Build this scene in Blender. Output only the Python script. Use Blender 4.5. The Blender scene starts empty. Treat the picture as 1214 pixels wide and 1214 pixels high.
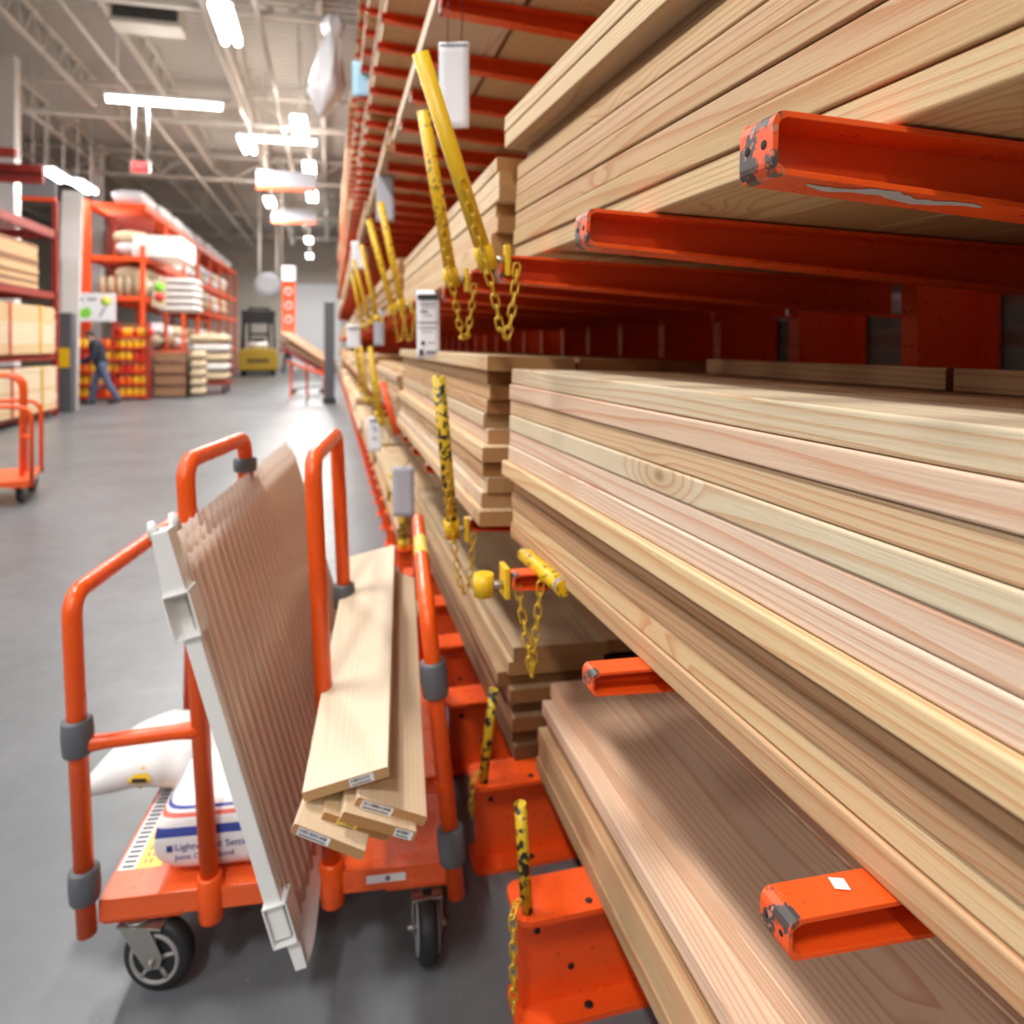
import bpy, math, random
from mathutils import Vector, Matrix, Euler
SC = bpy.context.scene
COL = SC.collection
random.seed(7)
rnd = random.Random(11)
EYE = 1.40                      # camera height
FPX = 842.0                     # focal length in pixels of the 1214 frame
YAW = math.atan2(215.0, FPX)    # camera turned towards the rack
CS, SN = math.cos(YAW), math.sin(YAW)
S = 0.915

def at(u, v, x=None, y=None, z=None):
    """the world point seen at a pixel of the photograph, on one plane"""
    a, b = u - 607.0, 408.0 - v
    dx, dy, dz = a * CS + FPX * SN, -a * SN + FPX * CS, b
    if x is not None: t = x / dx
    elif y is not None: t = y / dy
    else: t = (z - EYE) / dz
    return Vector((dx * t, dy * t, EYE + dz * t))

def G(x, y, z):
    return Vector((x * S, y * S, z * S))

def lin(r, g=None, b=None):
    if g is None: r, g, b = r
    f = lambda c: (c / 255 / 12.92) if c / 255 <= 0.04045 else ((c / 255 + 0.055) / 1.055) ** 2.4
    return (f(r), f(g), f(b), 1.0)

# ------------------------------------------------------------------ materials
def nmat(name):
    m = bpy.data.materials.new(name); m.use_nodes = True
    nt = m.node_tree
    b = nt.nodes['Principled BSDF']
    return m, nt, b

def N(nt, kind, **kw):
    n = nt.nodes.new(kind)
    for k, v in kw.items():
        if k in n.inputs: n.inputs[k].default_value = v
        else: setattr(n, k, v)
    return n

def L(nt, a, b): nt.links.new(a, b)

def ramp(nt, fac, stops):
    r = nt.nodes.new('ShaderNodeValToRGB')
    e = r.color_ramp.elements
    while len(e) < len(stops): e.new(0.5)
    for el, (p, c) in zip(e, stops):
        el.position = p; el.color = c
    L(nt, fac, r.inputs[0])
    return r.outputs[0]

def mathn(nt, op, a, b=None, c=None):
    n = nt.nodes.new('ShaderNodeMath'); n.operation = op
    for i, q in enumerate((a, b, c)):
        if q is None: continue
        if isinstance(q, (int, float)): n.inputs[i].default_value = q
        else: L(nt, q, n.inputs[i])
    return n.outputs[0]

def mixc(nt, fac, a, b, mode='MIX'):
    n = nt.nodes.new('ShaderNodeMix'); n.data_type = 'RGBA'; n.blend_type = mode
    for i, q in ((0, fac), (6, a), (7, b)):
        if isinstance(q, (int, float)): n.inputs[i].default_value = q
        elif isinstance(q, tuple): n.inputs[i].default_value = q
        else: L(nt, q, n.inputs[i])
    return n.outputs[2]

def noise(nt, vec, scale, detail=3.0, rough=0.55):
    n = N(nt, 'ShaderNodeTexNoise', Scale=scale, Detail=detail, Roughness=rough)
    if vec is not None: L(nt, vec, n.inputs['Vector'])
    return n.outputs['Fac']

def smooth(nt, v, lo, hi):
    n = nt.nodes.new('ShaderNodeMapRange'); n.interpolation_type = 'SMOOTHSTEP'
    L(nt, v, n.inputs[0])
    n.inputs[1].default_value = lo; n.inputs[2].default_value = hi
    return n.outputs[0]

def plain(name, col, rough=0.5, metal=0.0, var=0.12, scale=14.0, spec=0.5):
    """a plain surface with faint unevenness"""
    m, nt, b = nmat(name)
    tc = N(nt, 'ShaderNodeTexCoord')
    f = noise(nt, tc.outputs['Object'], scale)
    c = mixc(nt, f, tuple(x * (1 - var) for x in col[:3]) + (1,), tuple(min(1, x * (1 + var)) for x in col[:3]) + (1,))
    L(nt, c, b.inputs['Base Color'])
    b.inputs['Roughness'].default_value = rough
    b.inputs['Metallic'].default_value = metal
    b.inputs['Specular IOR Level'].default_value = spec
    return m

def painted(name, col, chip=lin(40, 36, 34), amount=0.0, rough=0.38, scale=55.0):
    """glossy paint, chipped where a fine noise passes a threshold"""
    m, nt, b = nmat(name)
    tc = N(nt, 'ShaderNodeTexCoord')
    v = tc.outputs['Object']
    f = noise(nt, v, 6.0)
    c = mixc(nt, f, tuple(x * 0.86 for x in col[:3]) + (1,), col)
    n1 = noise(nt, v, scale, 5.0, 0.65)
    mask = smooth(nt, n1, 0.72 - amount, 0.76 - amount)
    c2 = mixc(nt, mask, c, chip)
    L(nt, c2, b.inputs['Base Color'])
    n2 = noise(nt, v, 25.0)
    L(nt, smooth(nt, n2, -0.6, 2.2), b.inputs['Roughness'])
    b.inputs['Roughness'].default_value = rough
    return m

def wood(name='lumber', end=False, rs=0.6, fs=0.32):
    m, nt, b = nmat(name)
    tc = N(nt, 'ShaderNodeTexCoord')
    oi = N(nt, 'ShaderNodeObjectInfo')
    rv = oi.outputs['Random']
    comb = N(nt, 'ShaderNodeCombineXYZ')
    L(nt, mathn(nt, 'MULTIPLY', rv, 37.0), comb.inputs[0])
    L(nt, mathn(nt, 'MULTIPLY', rv, 91.0), comb.inputs[1])
    L(nt, mathn(nt, 'MULTIPLY', rv, 53.0), comb.inputs[2])
    sep = N(nt, 'ShaderNodeSeparateXYZ'); L(nt, tc.outputs['Object'], sep.inputs[0])
    # stretched coordinates along the board
    mp = N(nt, 'ShaderNodeVectorMath', operation='MULTIPLY'); L(nt, tc.outputs['Object'], mp.inputs[0]); mp.inputs[1].default_value = (1, 0.1, 1)
    ad = N(nt, 'ShaderNodeVectorMath', operation='ADD'); L(nt, mp.outputs[0], ad.inputs[0]); L(nt, comb.outputs[0], ad.inputs[1])
    sv = ad.outputs[0]
    ad2 = N(nt, 'ShaderNodeVectorMath', operation='ADD'); L(nt, tc.outputs['Object'], ad2.inputs[0]); L(nt, comb.outputs[0], ad2.inputs[1])
    # knots
    kv = N(nt, 'ShaderNodeVectorMath', operation='MULTIPLY'); L(nt, ad2.outputs[0], kv.inputs[0]); kv.inputs[1].default_value = (4.5, 2.6, 4.5)
    vo = N(nt, 'ShaderNodeTexVoronoi', Scale=1.0); L(nt, kv.outputs[0], vo.inputs['Vector'])
    kd = vo.outputs['Distance']
    sepc = N(nt, 'ShaderNodeSeparateColor'); L(nt, vo.outputs['Color'], sepc.inputs[0])
    on = mathn(nt, 'GREATER_THAN', sepc.outputs[0], 0.68)
    knot = mathn(nt, 'MULTIPLY', on, smooth(nt, kd, 0.085, 0.05))
    near = mathn(nt, 'MULTIPLY', on, smooth(nt, kd, 0.34, 0.04))
    # growth rings around a pith outside the board
    px = mathn(nt, 'ADD', sep.outputs[0], mathn(nt, 'MULTIPLY_ADD', rv, 0.24, -0.12))
    pz = mathn(nt, 'ADD', sep.outputs[2], mathn(nt, 'MULTIPLY_ADD', mathn(nt, 'FRACT', mathn(nt, 'MULTIPLY', rv, 17.3)), 0.16, 0.02))
    r = mathn(nt, 'SQRT', mathn(nt, 'ADD', mathn(nt, 'MULTIPLY', px, px), mathn(nt, 'MULTIPLY', pz, pz)))
    w = noise(nt, sv, 7.0, 2.0)
    r2 = mathn(nt, 'ADD', r, mathn(nt, 'MULTIPLY', w, 0.05))
    r3 = mathn(nt, 'ADD', r2, mathn(nt, 'MULTIPLY', near, 0.03))
    ph = mathn(nt, 'FRACT', mathn(nt, 'MULTIPLY', r3, 125.0))
    ring = smooth(nt, ph, 0.45, 1.0)
    ring2 = mathn(nt, 'MULTIPLY', ring, mathn(nt, 'SUBTRACT', 1.0, smooth(nt, ph, 0.93, 1.0)))
    fib_v = N(nt, 'ShaderNodeVectorMath', operation='MULTIPLY'); L(nt, ad2.outputs[0], fib_v.inputs[0]); fib_v.inputs[1].default_value = (320, 9, 320)
    fib = noise(nt, fib_v.outputs[0], 1.0, 2.0)
    patch = noise(nt, sv, 3.2, 3.0)
    base = oi.outputs['Color']
    c = mixc(nt, mathn(nt, 'MULTIPLY', ring2, rs), base, mixc(nt, 1.0, base, lin(226, 172, 132), 'MULTIPLY'))
    c = mixc(nt, mathn(nt, 'MULTIPLY', fib, fs), c, mixc(nt, 1.0, c, lin(205, 180, 150), 'MULTIPLY'))
    c = mixc(nt, mathn(nt, 'MULTIPLY', smooth(nt, patch, 0.35, 0.8), 0.42), c, mixc(nt, 1.0, c, lin(232, 205, 176), 'MULTIPLY'))
    c = mixc(nt, mathn(nt, 'MULTIPLY', near, 0.35), c, mixc(nt, 1.0, c, lin(215, 160, 110), 'MULTIPLY'))
    c = mixc(nt, mathn(nt, 'MULTIPLY', knot, 0.85), c, lin(112, 72, 44))
    if end:
        c = mixc(nt, 1.0, c, lin(214, 186, 152), 'MULTIPLY')
    L(nt, c, b.inputs['Base Color'])
    b.inputs['Roughness'].default_value = 0.62
    b.inputs['Specular IOR Level'].default_value = 0.25
    bp = N(nt, 'ShaderNodeBump', Strength=0.25, Distance=0.002)
    L(nt, fib, bp.inputs['Height']); L(nt, bp.outputs[0], b.inputs['Normal'])
    return m

def worn_tip():
    m, nt, b = nmat('worn_orange_tip')
    tc = N(nt, 'ShaderNodeTexCoord'); v = tc.outputs['Object']
    n1 = noise(nt, v, 38.0, 4.0, 0.6)
    n2 = noise(nt, v, 95.0, 3.0, 0.6)
    c = mixc(nt, smooth(nt, n1, 0.47, 0.55), lin(228, 84, 32), lin(70, 62, 60))
    c = mixc(nt, smooth(nt, n2, 0.58, 0.66), c, lin(196, 122, 96))
    L(nt, c, b.inputs['Base Color']); b.inputs['Roughness'].default_value = 0.4
    return m

def scuffed(name, col, chip, lo=0.50, hi=0.56, scale=70.0):
    m, nt, b = nmat(name)
    tc = N(nt, 'ShaderNodeTexCoord'); v = tc.outputs['Object']
    n1 = noise(nt, v, scale, 4.0, 0.62)
    c = mixc(nt, smooth(nt, n1, lo, hi), col, chip)
    L(nt, c, b.inputs['Base Color']); b.inputs['Roughness'].default_value = 0.42
    return m

def emit(name, col, strength):
    m, nt, b = nmat(name)
    b.inputs['Base Color'].default_value = col if strength < 2 else (0.9, 0.9, 0.9, 1)
    b.inputs['Emission Color'].default_value = col
    b.inputs['Emission Strength'].default_value = strength
    return m

def concrete():
    m, nt, b = nmat('polished_concrete')
    tc = N(nt, 'ShaderNodeTexCoord'); v = tc.outputs['Object']
    a = noise(nt, v, 0.9, 6.0, 0.6)
    d = noise(nt, v, 9.0, 6.0, 0.7)
    e = noise(nt, v, 60.0, 3.0, 0.7)
    c = mixc(nt, smooth(nt, a, 0.3, 0.75), lin(94, 98, 102), lin(114, 118, 122))
    c = mixc(nt, mathn(nt, 'MULTIPLY', smooth(nt, d, 0.35, 0.8), 0.35), c, lin(82, 84, 87))
    c = mixc(nt, mathn(nt, 'MULTIPLY', smooth(nt, e, 0.66, 0.74), 0.4), c, lin(186, 184, 180))
    L(nt, c, b.inputs['Base Color'])
    L(nt, mathn(nt, 'MULTIPLY_ADD', d, 0.24, 0.24), b.inputs['Roughness'])
    b.inputs['Specular IOR Level'].default_value = 0.5
    return m

def bag_print(name, axis_stripes):
    """white paper sack with printed bands by height"""
    m, nt, b = nmat(name)
    tc = N(nt, 'ShaderNodeTexCoord')
    sep = N(nt, 'ShaderNodeSeparateXYZ'); L(nt, tc.outputs['Object'], sep.inputs[0])
    n = noise(nt, tc.outputs['Object'], 16.0)
    c = mixc(nt, n, lin(222, 214, 212), lin(246, 244, 244))
    for (k, lo, hi, col) in axis_stripes:
        v = sep.outputs[k]
        msk = mathn(nt, 'MULTIPLY', mathn(nt, 'GREATER_THAN', v, lo), mathn(nt, 'LESS_THAN', v, hi))
        c = mixc(nt, msk, c, col)
    L(nt, c, b.inputs['Base Color']); b.inputs['Roughness'].default_value = 0.4
    return m

def plastic_sheet():
    m, nt, b = nmat('clear_ribbed_plastic')
    tc = N(nt, 'ShaderNodeTexCoord')
    n = noise(nt, tc.outputs['Object'], 5.0)
    c = mixc(nt, n, lin(246, 226, 212), lin(250, 242, 236))
    L(nt, c, b.inputs['Base Color'])
    b.inputs['Roughness'].default_value = 0.16
    b.inputs['Transmission Weight'].default_value = 0.12
    b.inputs['IOR'].default_value = 1.12
    b.inputs['Coat Weight'].default_value = 1.0
    b.inputs['Coat Roughness'].default_value = 0.12
    b.inputs['Coat IOR'].default_value = 1.6
    tr = nt.nodes.new('ShaderNodeBsdfTranslucent'); tr.inputs[0].default_value = lin(250, 240, 232)
    mx = nt.nodes.new('ShaderNodeMixShader'); mx.inputs[0].default_value = .58
    L(nt, b.outputs[0], mx.inputs[1]); L(nt, tr.outputs[0], mx.inputs[2]); L(nt, mx.outputs[0], nt.nodes['Material Output'].inputs[0])
    return m

def ribbed(name, col, axis, freq, rough=0.6):
    m, nt, b = nmat(name)
    tc = N(nt, 'ShaderNodeTexCoord')
    sep = N(nt, 'ShaderNodeSeparateXYZ'); L(nt, tc.outputs['Object'], sep.inputs[0])
    w = mathn(nt, 'SINE', mathn(nt, 'MULTIPLY', sep.outputs[axis], freq))
    n = noise(nt, tc.outputs['Object'], 2.0)
    L(nt, mixc(nt, n, tuple(x * 0.9 for x in col[:3]) + (1,), col), b.inputs['Base Color'])
    bp = N(nt, 'ShaderNodeBump', Strength=0.8, Distance=0.03)
    L(nt, w, bp.inputs['Height']); L(nt, bp.outputs[0], b.inputs['Normal'])
    b.inputs['Roughness'].default_value = rough
    return m

M = {}
M['wood'] = wood(); M['wood_end'] = wood('lumber_end_grain', True); M['wood_clear'] = wood('clear_pine', False, .16, .14); M['wood_clear_end'] = wood('clear_pine_end', True, .3, .2)
ORANGE = lin(246, 90, 16)
M['orange'] = painted('rack_orange', lin(238, 84, 24), lin(92, 40, 26), 0.04)
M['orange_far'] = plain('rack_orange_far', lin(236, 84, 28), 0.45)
M['cart_orange'] = painted('cart_orange', ORANGE, lin(120, 60, 40), 0.0)
M['deck_orange'] = painted('deck_orange', lin(242, 98, 42), lin(230, 150, 116), 0.06, scale=30)
M['tip'] = worn_tip()
M['yellow'] = scuffed('scuffed_yellow', lin(226, 180, 20), lin(86, 70, 24), 0.56, 0.60)
M['yellow_black'] = scuffed('yellow_and_black_pipe', lin(212, 176, 34), lin(34, 32, 22), 0.50, 0.53, 55)
M['yellow_plain'] = plain('yellow_paint', lin(226, 182, 24), 0.38)
M['chain'] = plain('yellow_chain', lin(206, 164, 40), 0.35, 0.3)
M['steel'] = plain('zinc_steel', lin(176, 172, 166), 0.32, 0.9)
M['dark_steel'] = plain('dark_steel', lin(70, 70, 72), 0.4, 0.8)
M['rubber'] = plain('black_rubber', lin(32, 33, 36), 0.55)
M['grey_rubber'] = plain('grey_rubber_sleeve', lin(92, 95, 100), 0.5)
M['hub'] = plain('grey_hub', lin(150, 148, 146), 0.45)
M['hole'] = plain('dark_hole', lin(24, 14, 12), 0.8)
M['white'] = plain('white_plastic', lin(238, 238, 236), 0.28, var=0.03)
M['paper'] = plain('white_card', lin(236, 236, 240), 0.45, var=0.03)
M['grey_card'] = plain('grey_card', lin(176, 176, 184), 0.5, var=0.04)
M['ink'] = plain('black_ink', lin(36, 36, 42), 0.5)
M['grey_ink'] = plain('grey_ink', lin(120, 120, 130), 0.5)
M['blue_ink'] = plain('blue_ink', lin(46, 60, 140), 0.5)
M['yellow_ink'] = plain('yellow_ink', lin(238, 206, 96), 0.5, var=0.04)
M['green_ink'] = plain('green_ink', lin(130, 214, 62), 0.5)
M['red_ink'] = plain('red_ink', lin(206, 52, 42), 0.5)
M['pale_blue'] = plain('pale_blue_card', lin(140, 180, 200), 0.5)
M['concrete'] = concrete()
M['sheet'] = plastic_sheet()
M['deckmetal'] = ribbed('corrugated_roof_deck', lin(212, 209, 202), 1, 26.0)
M['wallmetal'] = ribbed('corrugated_wall', lin(150, 156, 154), 2, 60.0)
M['wall'] = plain('painted_wall', lin(206, 198, 186), 0.7, scale=1.5)
M['bright'] = plain('white_wall_panel', lin(244, 245, 248), 0.6, var=0.02)
M['truss'] = plain('cream_steel', lin(208, 204, 196), 0.55)
M['tube'] = emit('lit_tube', (1.0, 0.97, 0.93, 1), 22.0)
M['lampglass'] = emit('lit_lamp', (1.0, 0.96, 0.9, 1), 26.0)
M['exit'] = emit('lit_exit_face', lin(226, 52, 50), 1.0)
M['grey_panel'] = plain('grey_sign_panel', lin(128, 130, 136), 0.5)
M['dark_grey'] = plain('dark_grey_guard', lin(84, 86, 92), 0.55)
M['forklift_yellow'] = plain('forklift_yellow', lin(196, 164, 42), 0.42)
M['black'] = plain('black_steel', lin(28, 28, 30), 0.5)
M['skin'] = plain('skin', lin(196, 146, 120), 0.55)
M['navy'] = plain('navy_cloth', lin(34, 38, 54), 0.85)
M['jeans'] = plain('blue_denim', lin(84, 94, 122), 0.85)
M['hair'] = plain('dark_hair', lin(60, 52, 50), 0.8)
M['sack'] = plain('white_sack', lin(214, 210, 208), 0.5)
M['tan_sack'] = plain('cream_sack', lin(196, 178, 146), 0.6)
M['carton'] = plain('brown_carton', lin(150, 112, 82), 0.7)
M['pail_yellow'] = plain('yellow_pack', lin(240, 186, 30), 0.45)
M['pail_red'] = plain('red_pack', lin(206, 46, 22), 0.45)
M['pail_orange'] = plain('orange_pack', lin(236, 112, 24), 0.45)
M['film'] = plain('white_stretch_film', lin(222, 222, 227), 0.25, var=0.04)
M['bag1'] = bag_print('printed_sack', [(2, 0.016, 0.036, lin(62, 74, 158)), (2, 0.054, 0.062, lin(224, 110, 92)), (2, 0.067, 0.072, lin(62, 74, 158))])
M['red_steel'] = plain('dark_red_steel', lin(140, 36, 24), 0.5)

# ------------------------------------------------------------------ mesh building
class MB:
    def __init__(self):
        self.v, self.f, self.m, self.s = [], [], [], []
    def add(self, vs, fs, mat=0, smooth=False):
        o = len(self.v)
        self.v += [Vector(p) for p in vs]
        for f in fs:
            self.f.append([i + o for i in f]); self.m.append(mat); self.s.append(smooth)
        return self
    def box(self, x0, x1, y0, y1, z0, z1, mat=0):
        vs = [(x, y, z) for z in (z0, z1) for y in (y0, y1) for x in (x0, x1)]
        return self.add(vs, [(0, 2, 3, 1), (4, 5, 7, 6), (0, 1, 5, 4), (2, 6, 7, 3), (0, 4, 6, 2), (1, 3, 7, 5)], mat)
    def obox(self, c, size, R=None, mat=0):
        hx, hy, hz = (s / 2 for s in size)
        vs = [Vector((x, y, z)) for z in (-hz, hz) for y in (-hy, hy) for x in (-hx, hx)]
        if R is not None: vs = [R @ p for p in vs]
        vs = [p + Vector(c) for p in vs]
        return self.add(vs, [(0, 2, 3, 1), (4, 5, 7, 6), (0, 1, 5, 4), (2, 6, 7, 3), (0, 4, 6, 2), (1, 3, 7, 5)], mat)
    def beam(self, a, b, w, h, mat=0, up=(0, 0, 1)):
        a, b = Vector(a), Vector(b); d = (b - a)
        ln = d.length; d.normalize(); up = Vector(up)
        if abs(d.dot(up)) > 0.98: up = Vector((0, 1, 0))
        s = d.cross(up).normalized(); u = s.cross(d)
        R = Matrix((s, d, u)).transposed()
        return self.obox((a + b) / 2, (w, ln, h), R, mat)
    def tube(self, pts, r, n=14, mat=0, caps=True, smooth=True):
        pts = [Vector(p) for p in pts]
        rs = r if isinstance(r, (list, tuple)) else [r] * len(pts)
        rings, prev = [], None
        for i, p in enumerate(pts):
            if i == 0: d = pts[1] - p
            elif i == len(pts) - 1: d = p - pts[i - 1]
            else: d = (pts[i + 1] - p).normalized() + (p - pts[i - 1]).normalized()
            d.normalize()
            if prev is None:
                ref = Vector((0, 0, 1)) if abs(d.z) < 0.9 else Vector((1, 0, 0))
                a = d.cross(ref).normalized()
            else:
                a = (prev - d * prev.dot(d)).normalized()
            prev = a; b = d.cross(a)
            rings.append([p + (a * math.cos(2 * math.pi * k / n) + b * math.sin(2 * math.pi * k / n)) * rs[i] for k in range(n)])
        o = [q for ring in rings for q in ring]
        fs = []
        for i in range(len(rings) - 1):
            for k in range(n):
                k2 = (k + 1) % n
                fs.append((i * n + k, i * n + k2, (i + 1) * n + k2, (i + 1) * n + k))
        self.add(o, fs, mat, smooth)
        if caps:
            m = len(rings) - 1
            self.add(rings[0], [tuple(range(n))[::-1]], mat)
            self.add(rings[m], [tuple(range(n))], mat)
        return self
    def ring(self, c, axis, R, r, n=28, k=10, mat=0):
        """torus"""
        c = Vector(c); ax = Vector(axis).normalized()
        ref = Vector((0, 0, 1)) if abs(ax.z) < 0.9 else Vector((1, 0, 0))
        a = ax.cross(ref).normalized(); b = ax.cross(a)
        vs = []
        for i in range(n):
            t = 2 * math.pi * i / n; d = a * math.cos(t) + b * math.sin(t)
            for j in range(k):
                q = 2 * math.pi * j / k
                vs.append(c + d * (R + r * math.cos(q)) + ax * r * math.sin(q))
        fs = [(i * k + j, ((i + 1) % n) * k + j, ((i + 1) % n) * k + (j + 1) % k, i * k + (j + 1) % k) for i in range(n) for j in range(k)]
        return self.add(vs, fs, mat, True)
    def lathe(self, c, axis, prof, n=24, mat=0, smooth=True):
        """prof: list of (distance along the axis, radius)"""
        c = Vector(c); ax = Vector(axis).normalized()
        ref = Vector((0, 0, 1)) if abs(ax.z) < 0.9 else Vector((1, 0, 0))
        a = ax.cross(ref).normalized(); b = ax.cross(a)
        vs = []
        for (h, r) in prof:
            for k in range(n):
                t = 2 * math.pi * k / n
                vs.append(c + ax * h + (a * math.cos(t) + b * math.sin(t)) * r)
        fs = [(i * n + k, i * n + (k + 1) % n, (i + 1) * n + (k + 1) % n, (i + 1) * n + k) for i in range(len(prof) - 1) for k in range(n)]
        fs.append(tuple(range(n))[::-1]); fs.append(tuple((len(prof) - 1) * n + k for k in range(n)))
        return self.add(vs, fs, mat, smooth)
    def prism(self, prof, a, b, xf, mat=0, endmat=None, smooth=False):
        """prof: 2D outline; xf(p, t) places it at a and b"""
        n = len(prof)
        vs = [xf(p, a) for p in prof] + [xf(p, b) for p in prof]
        self.add(vs, [(k, (k + 1) % n, n + (k + 1) % n, n + k) for k in range(n)], mat, smooth)
        em = mat if endmat is None else endmat
        self.add(vs[:n], [tuple(range(n))[::-1]], em); self.add(vs[n:], [tuple(range(n))], em)
        return self
    def xform(self, mat):
        self.v = [mat @ p for p in self.v]; return self
    def mesh(self, name, mats):
        me = bpy.data.meshes.new(name)
        me.from_pydata([tuple(p) for p in self.v], [], self.f)
        for m in mats: me.materials.append(M[m] if isinstance(m, str) else m)
        for p, mi, sm in zip(me.polygons, self.m, self.s):
            p.material_index = mi; p.use_smooth = sm
        me.validate(); me.update()
        import bmesh
        bm = bmesh.new(); bm.from_mesh(me)
        bmesh.ops.remove_doubles(bm, verts=bm.verts, dist=1e-6)
        bmesh.ops.recalc_face_normals(bm, faces=bm.faces)
        bm.to_mesh(me); bm.free()
        return me
    def build(self, name, mats, parent=None, loc=None, bevel=0.0):
        """vertices are in world coordinates (or the parent's when local)"""
        if isinstance(mats, str): mats = [mats]
        if parent is None and loc is not None:
            self.v = [p - Vector(loc) for p in self.v]
        o = bpy.data.objects.new(name, None) if not self.v else bpy.data.objects.new(name, self.mesh(name, mats))
        COL.objects.link(o)
        if parent is not None: o.parent = parent
        elif loc is not None: o.location = loc
        if bevel:
            md = o.modifiers.new('edge', 'BEVEL'); md.width = bevel; md.segments = 2; md.limit_method = 'ANGLE'; md.angle_limit = math.radians(40)
        return o
    def wbuild(self, name, mats, parent, bevel=0.0):
        """as build, but the vertices are world coordinates"""
        Mi = world(parent).inverted()
        self.v = [Mi @ p for p in self.v]
        return self.build(name, mats, parent, None, bevel)

def world(o):
    m = Matrix.LocRotScale(o.location, o.rotation_euler, o.scale)
    return m if o.parent is None else world(o.parent) @ m

def tag(o, label=None, cat=None, group=None, kind=None):
    if label: o['label'] = label
    if cat: o['category'] = cat
    if group: o['group'] = group
    if kind: o['kind'] = kind
    return o

def thing(name, label, cat, loc=(0, 0, 0), rz=0.0, group=None):
    o = bpy.data.objects.new(name, None); COL.objects.link(o)
    o.empty_display_size = 0.1
    o.location = loc; o.rotation_euler = (0, 0, rz)
    return tag(o, label, cat, group)

def children(o): return [c for c in COL.objects if c.parent == o]

def dup(o, parent=None):
    kids = children(o)
    c = o.copy(); COL.objects.link(c); c.parent = parent
    for k in kids: dup(k, c)
    return c

def text_mb(body, size, mat=0, align='LEFT'):
    cu = bpy.data.curves.new('lettering', 'FONT'); cu.body = body; cu.size = size; cu.align_x = align; cu.extrude = 0.0
    ob = bpy.data.objects.new('lettering', cu); COL.objects.link(ob)
    dg = bpy.context.evaluated_depsgraph_get()
    me = ob.evaluated_get(dg).to_mesh()
    mb = MB().add([v.co.copy() for v in me.vertices], [tuple(p.vertices) for p in me.polygons], mat)
    ob.evaluated_get(dg).to_mesh_clear()
    bpy.data.objects.remove(ob); bpy.data.curves.remove(cu)
    return mb

def arc(pts, rad, seg=7):
    """polyline with rounded corners"""
    pts = [Vector(p) for p in pts]
    out = [pts[0]]
    for i in range(1, len(pts) - 1):
        a, p, b = pts[i - 1], pts[i], pts[i + 1]
        da, db = (a - p), (b - p)
        r = min(rad, da.length * 0.45, db.length * 0.45)
        s, e = p + da.normalized() * r, p + db.normalized() * r
        for k in range(seg + 1):
            t = k / seg
            out.append(s * (1 - t) ** 2 + p * 2 * t * (1 - t) + e * t ** 2)
    out.append(pts[-1])
    return out

def chain_mb(pts, mb=None, ln=0.030, w=0.0075, r=0.0022, mat=0):
    """oval links laid along a polyline, every other one turned"""
    mb = mb or MB()
    pts = [Vector(p) for p in pts]
    seg = [0.0]
    for a, b in zip(pts, pts[1:]): seg.append(seg[-1] + (b - a).length)
    tot = seg[-1]; step = ln * 0.78
    def pos(s):
        s = max(0, min(tot, s))
        for i in range(len(pts) - 1):
            if s <= seg[i + 1] or i == len(pts) - 2:
                t = (s - seg[i]) / max(1e-6, seg[i + 1] - seg[i]); return pts[i].lerp(pts[i + 1], t)
    k, s = 0, 0.0
    while s < tot:
        a, b = pos(s), pos(s + step)
        d = (b - a)
        if d.length < 1e-5: break
        d.normalize(); c = (a + b) / 2
        ref = Vector((0, 1, 0)) if k % 2 else Vector((1, 0, 0.2))
        u = (ref - d * ref.dot(d)).normalized()
        loop = []
        for j in range(12):
            t = 2 * math.pi * j / 12
            loop.append(c + d * (math.cos(t) * w + (1 if math.cos(t) > 0 else -1) * (ln / 2 - w)) + u * math.sin(t) * w)
        loop.append(loop[0])
        mb.tube(loop, r, 6, mat, caps=False)
        s += step; k += 1
    return mb

def sag(a, b, drop, n=10):
    a, b = Vector(a), Vector(b)
    return [a.lerp(b, i / n) - Vector((0, 0, drop * 4 * (i / n) * (1 - i / n))) for i in range(n + 1)]

def pillow_mb(lx, ly, lz, nx=18, ny=14, p=4.0, e=0.38, mat=0, crease=0.0, seed=1):
    rr = random.Random(seed); ph = [rr.uniform(0, 6) for _ in range(6)]
    def f(i, n):
        t = -1 + 2 * i / n
        return math.copysign(1 - (1 - abs(t)) ** 1.7, t)
    vs, idx = [], {}
    for side in (1, -1):
        for i in range(nx + 1):
            for j in range(ny + 1):
                x, y = f(i, nx), f(j, ny)
                h = (max(0, 1 - abs(x) ** p) ** e) * (max(0, 1 - abs(y) ** p) ** e)
                h *= 1 + crease * (math.sin(5 * x + ph[0]) * math.sin(4 * y + ph[1]) + 0.6 * math.sin(11 * x + 7 * y + ph[2]))
                idx[(side, i, j)] = len(vs)
                vs.append(Vector((x * lx / 2, y * ly / 2, side * h * lz / 2 * (1 if side > 0 else 0.9))))
    fs = []
    for side in (1, -1):
        for i in range(nx):
            for j in range(ny):
                q = (idx[(side, i, j)], idx[(side, i + 1, j)], idx[(side, i + 1, j + 1)], idx[(side, i, j + 1)])
                fs.append(q if side > 0 else q[::-1])
    return MB().add(vs, fs, mat, True)
# ------------------------------------------------------------------ the cantilever rack
TILT = math.radians(2.0)
TIPX = 0.36
LEV = {'base': 0.23, 'mid': 0.932, 'upper': 1.598, 'third': 2.55, 'fourth': 3.5, 'fifth': 4.35, 'sixth': 5.2}
PITCH = 0.447
def ky(k): return 0.548 + PITCH * k

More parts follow.
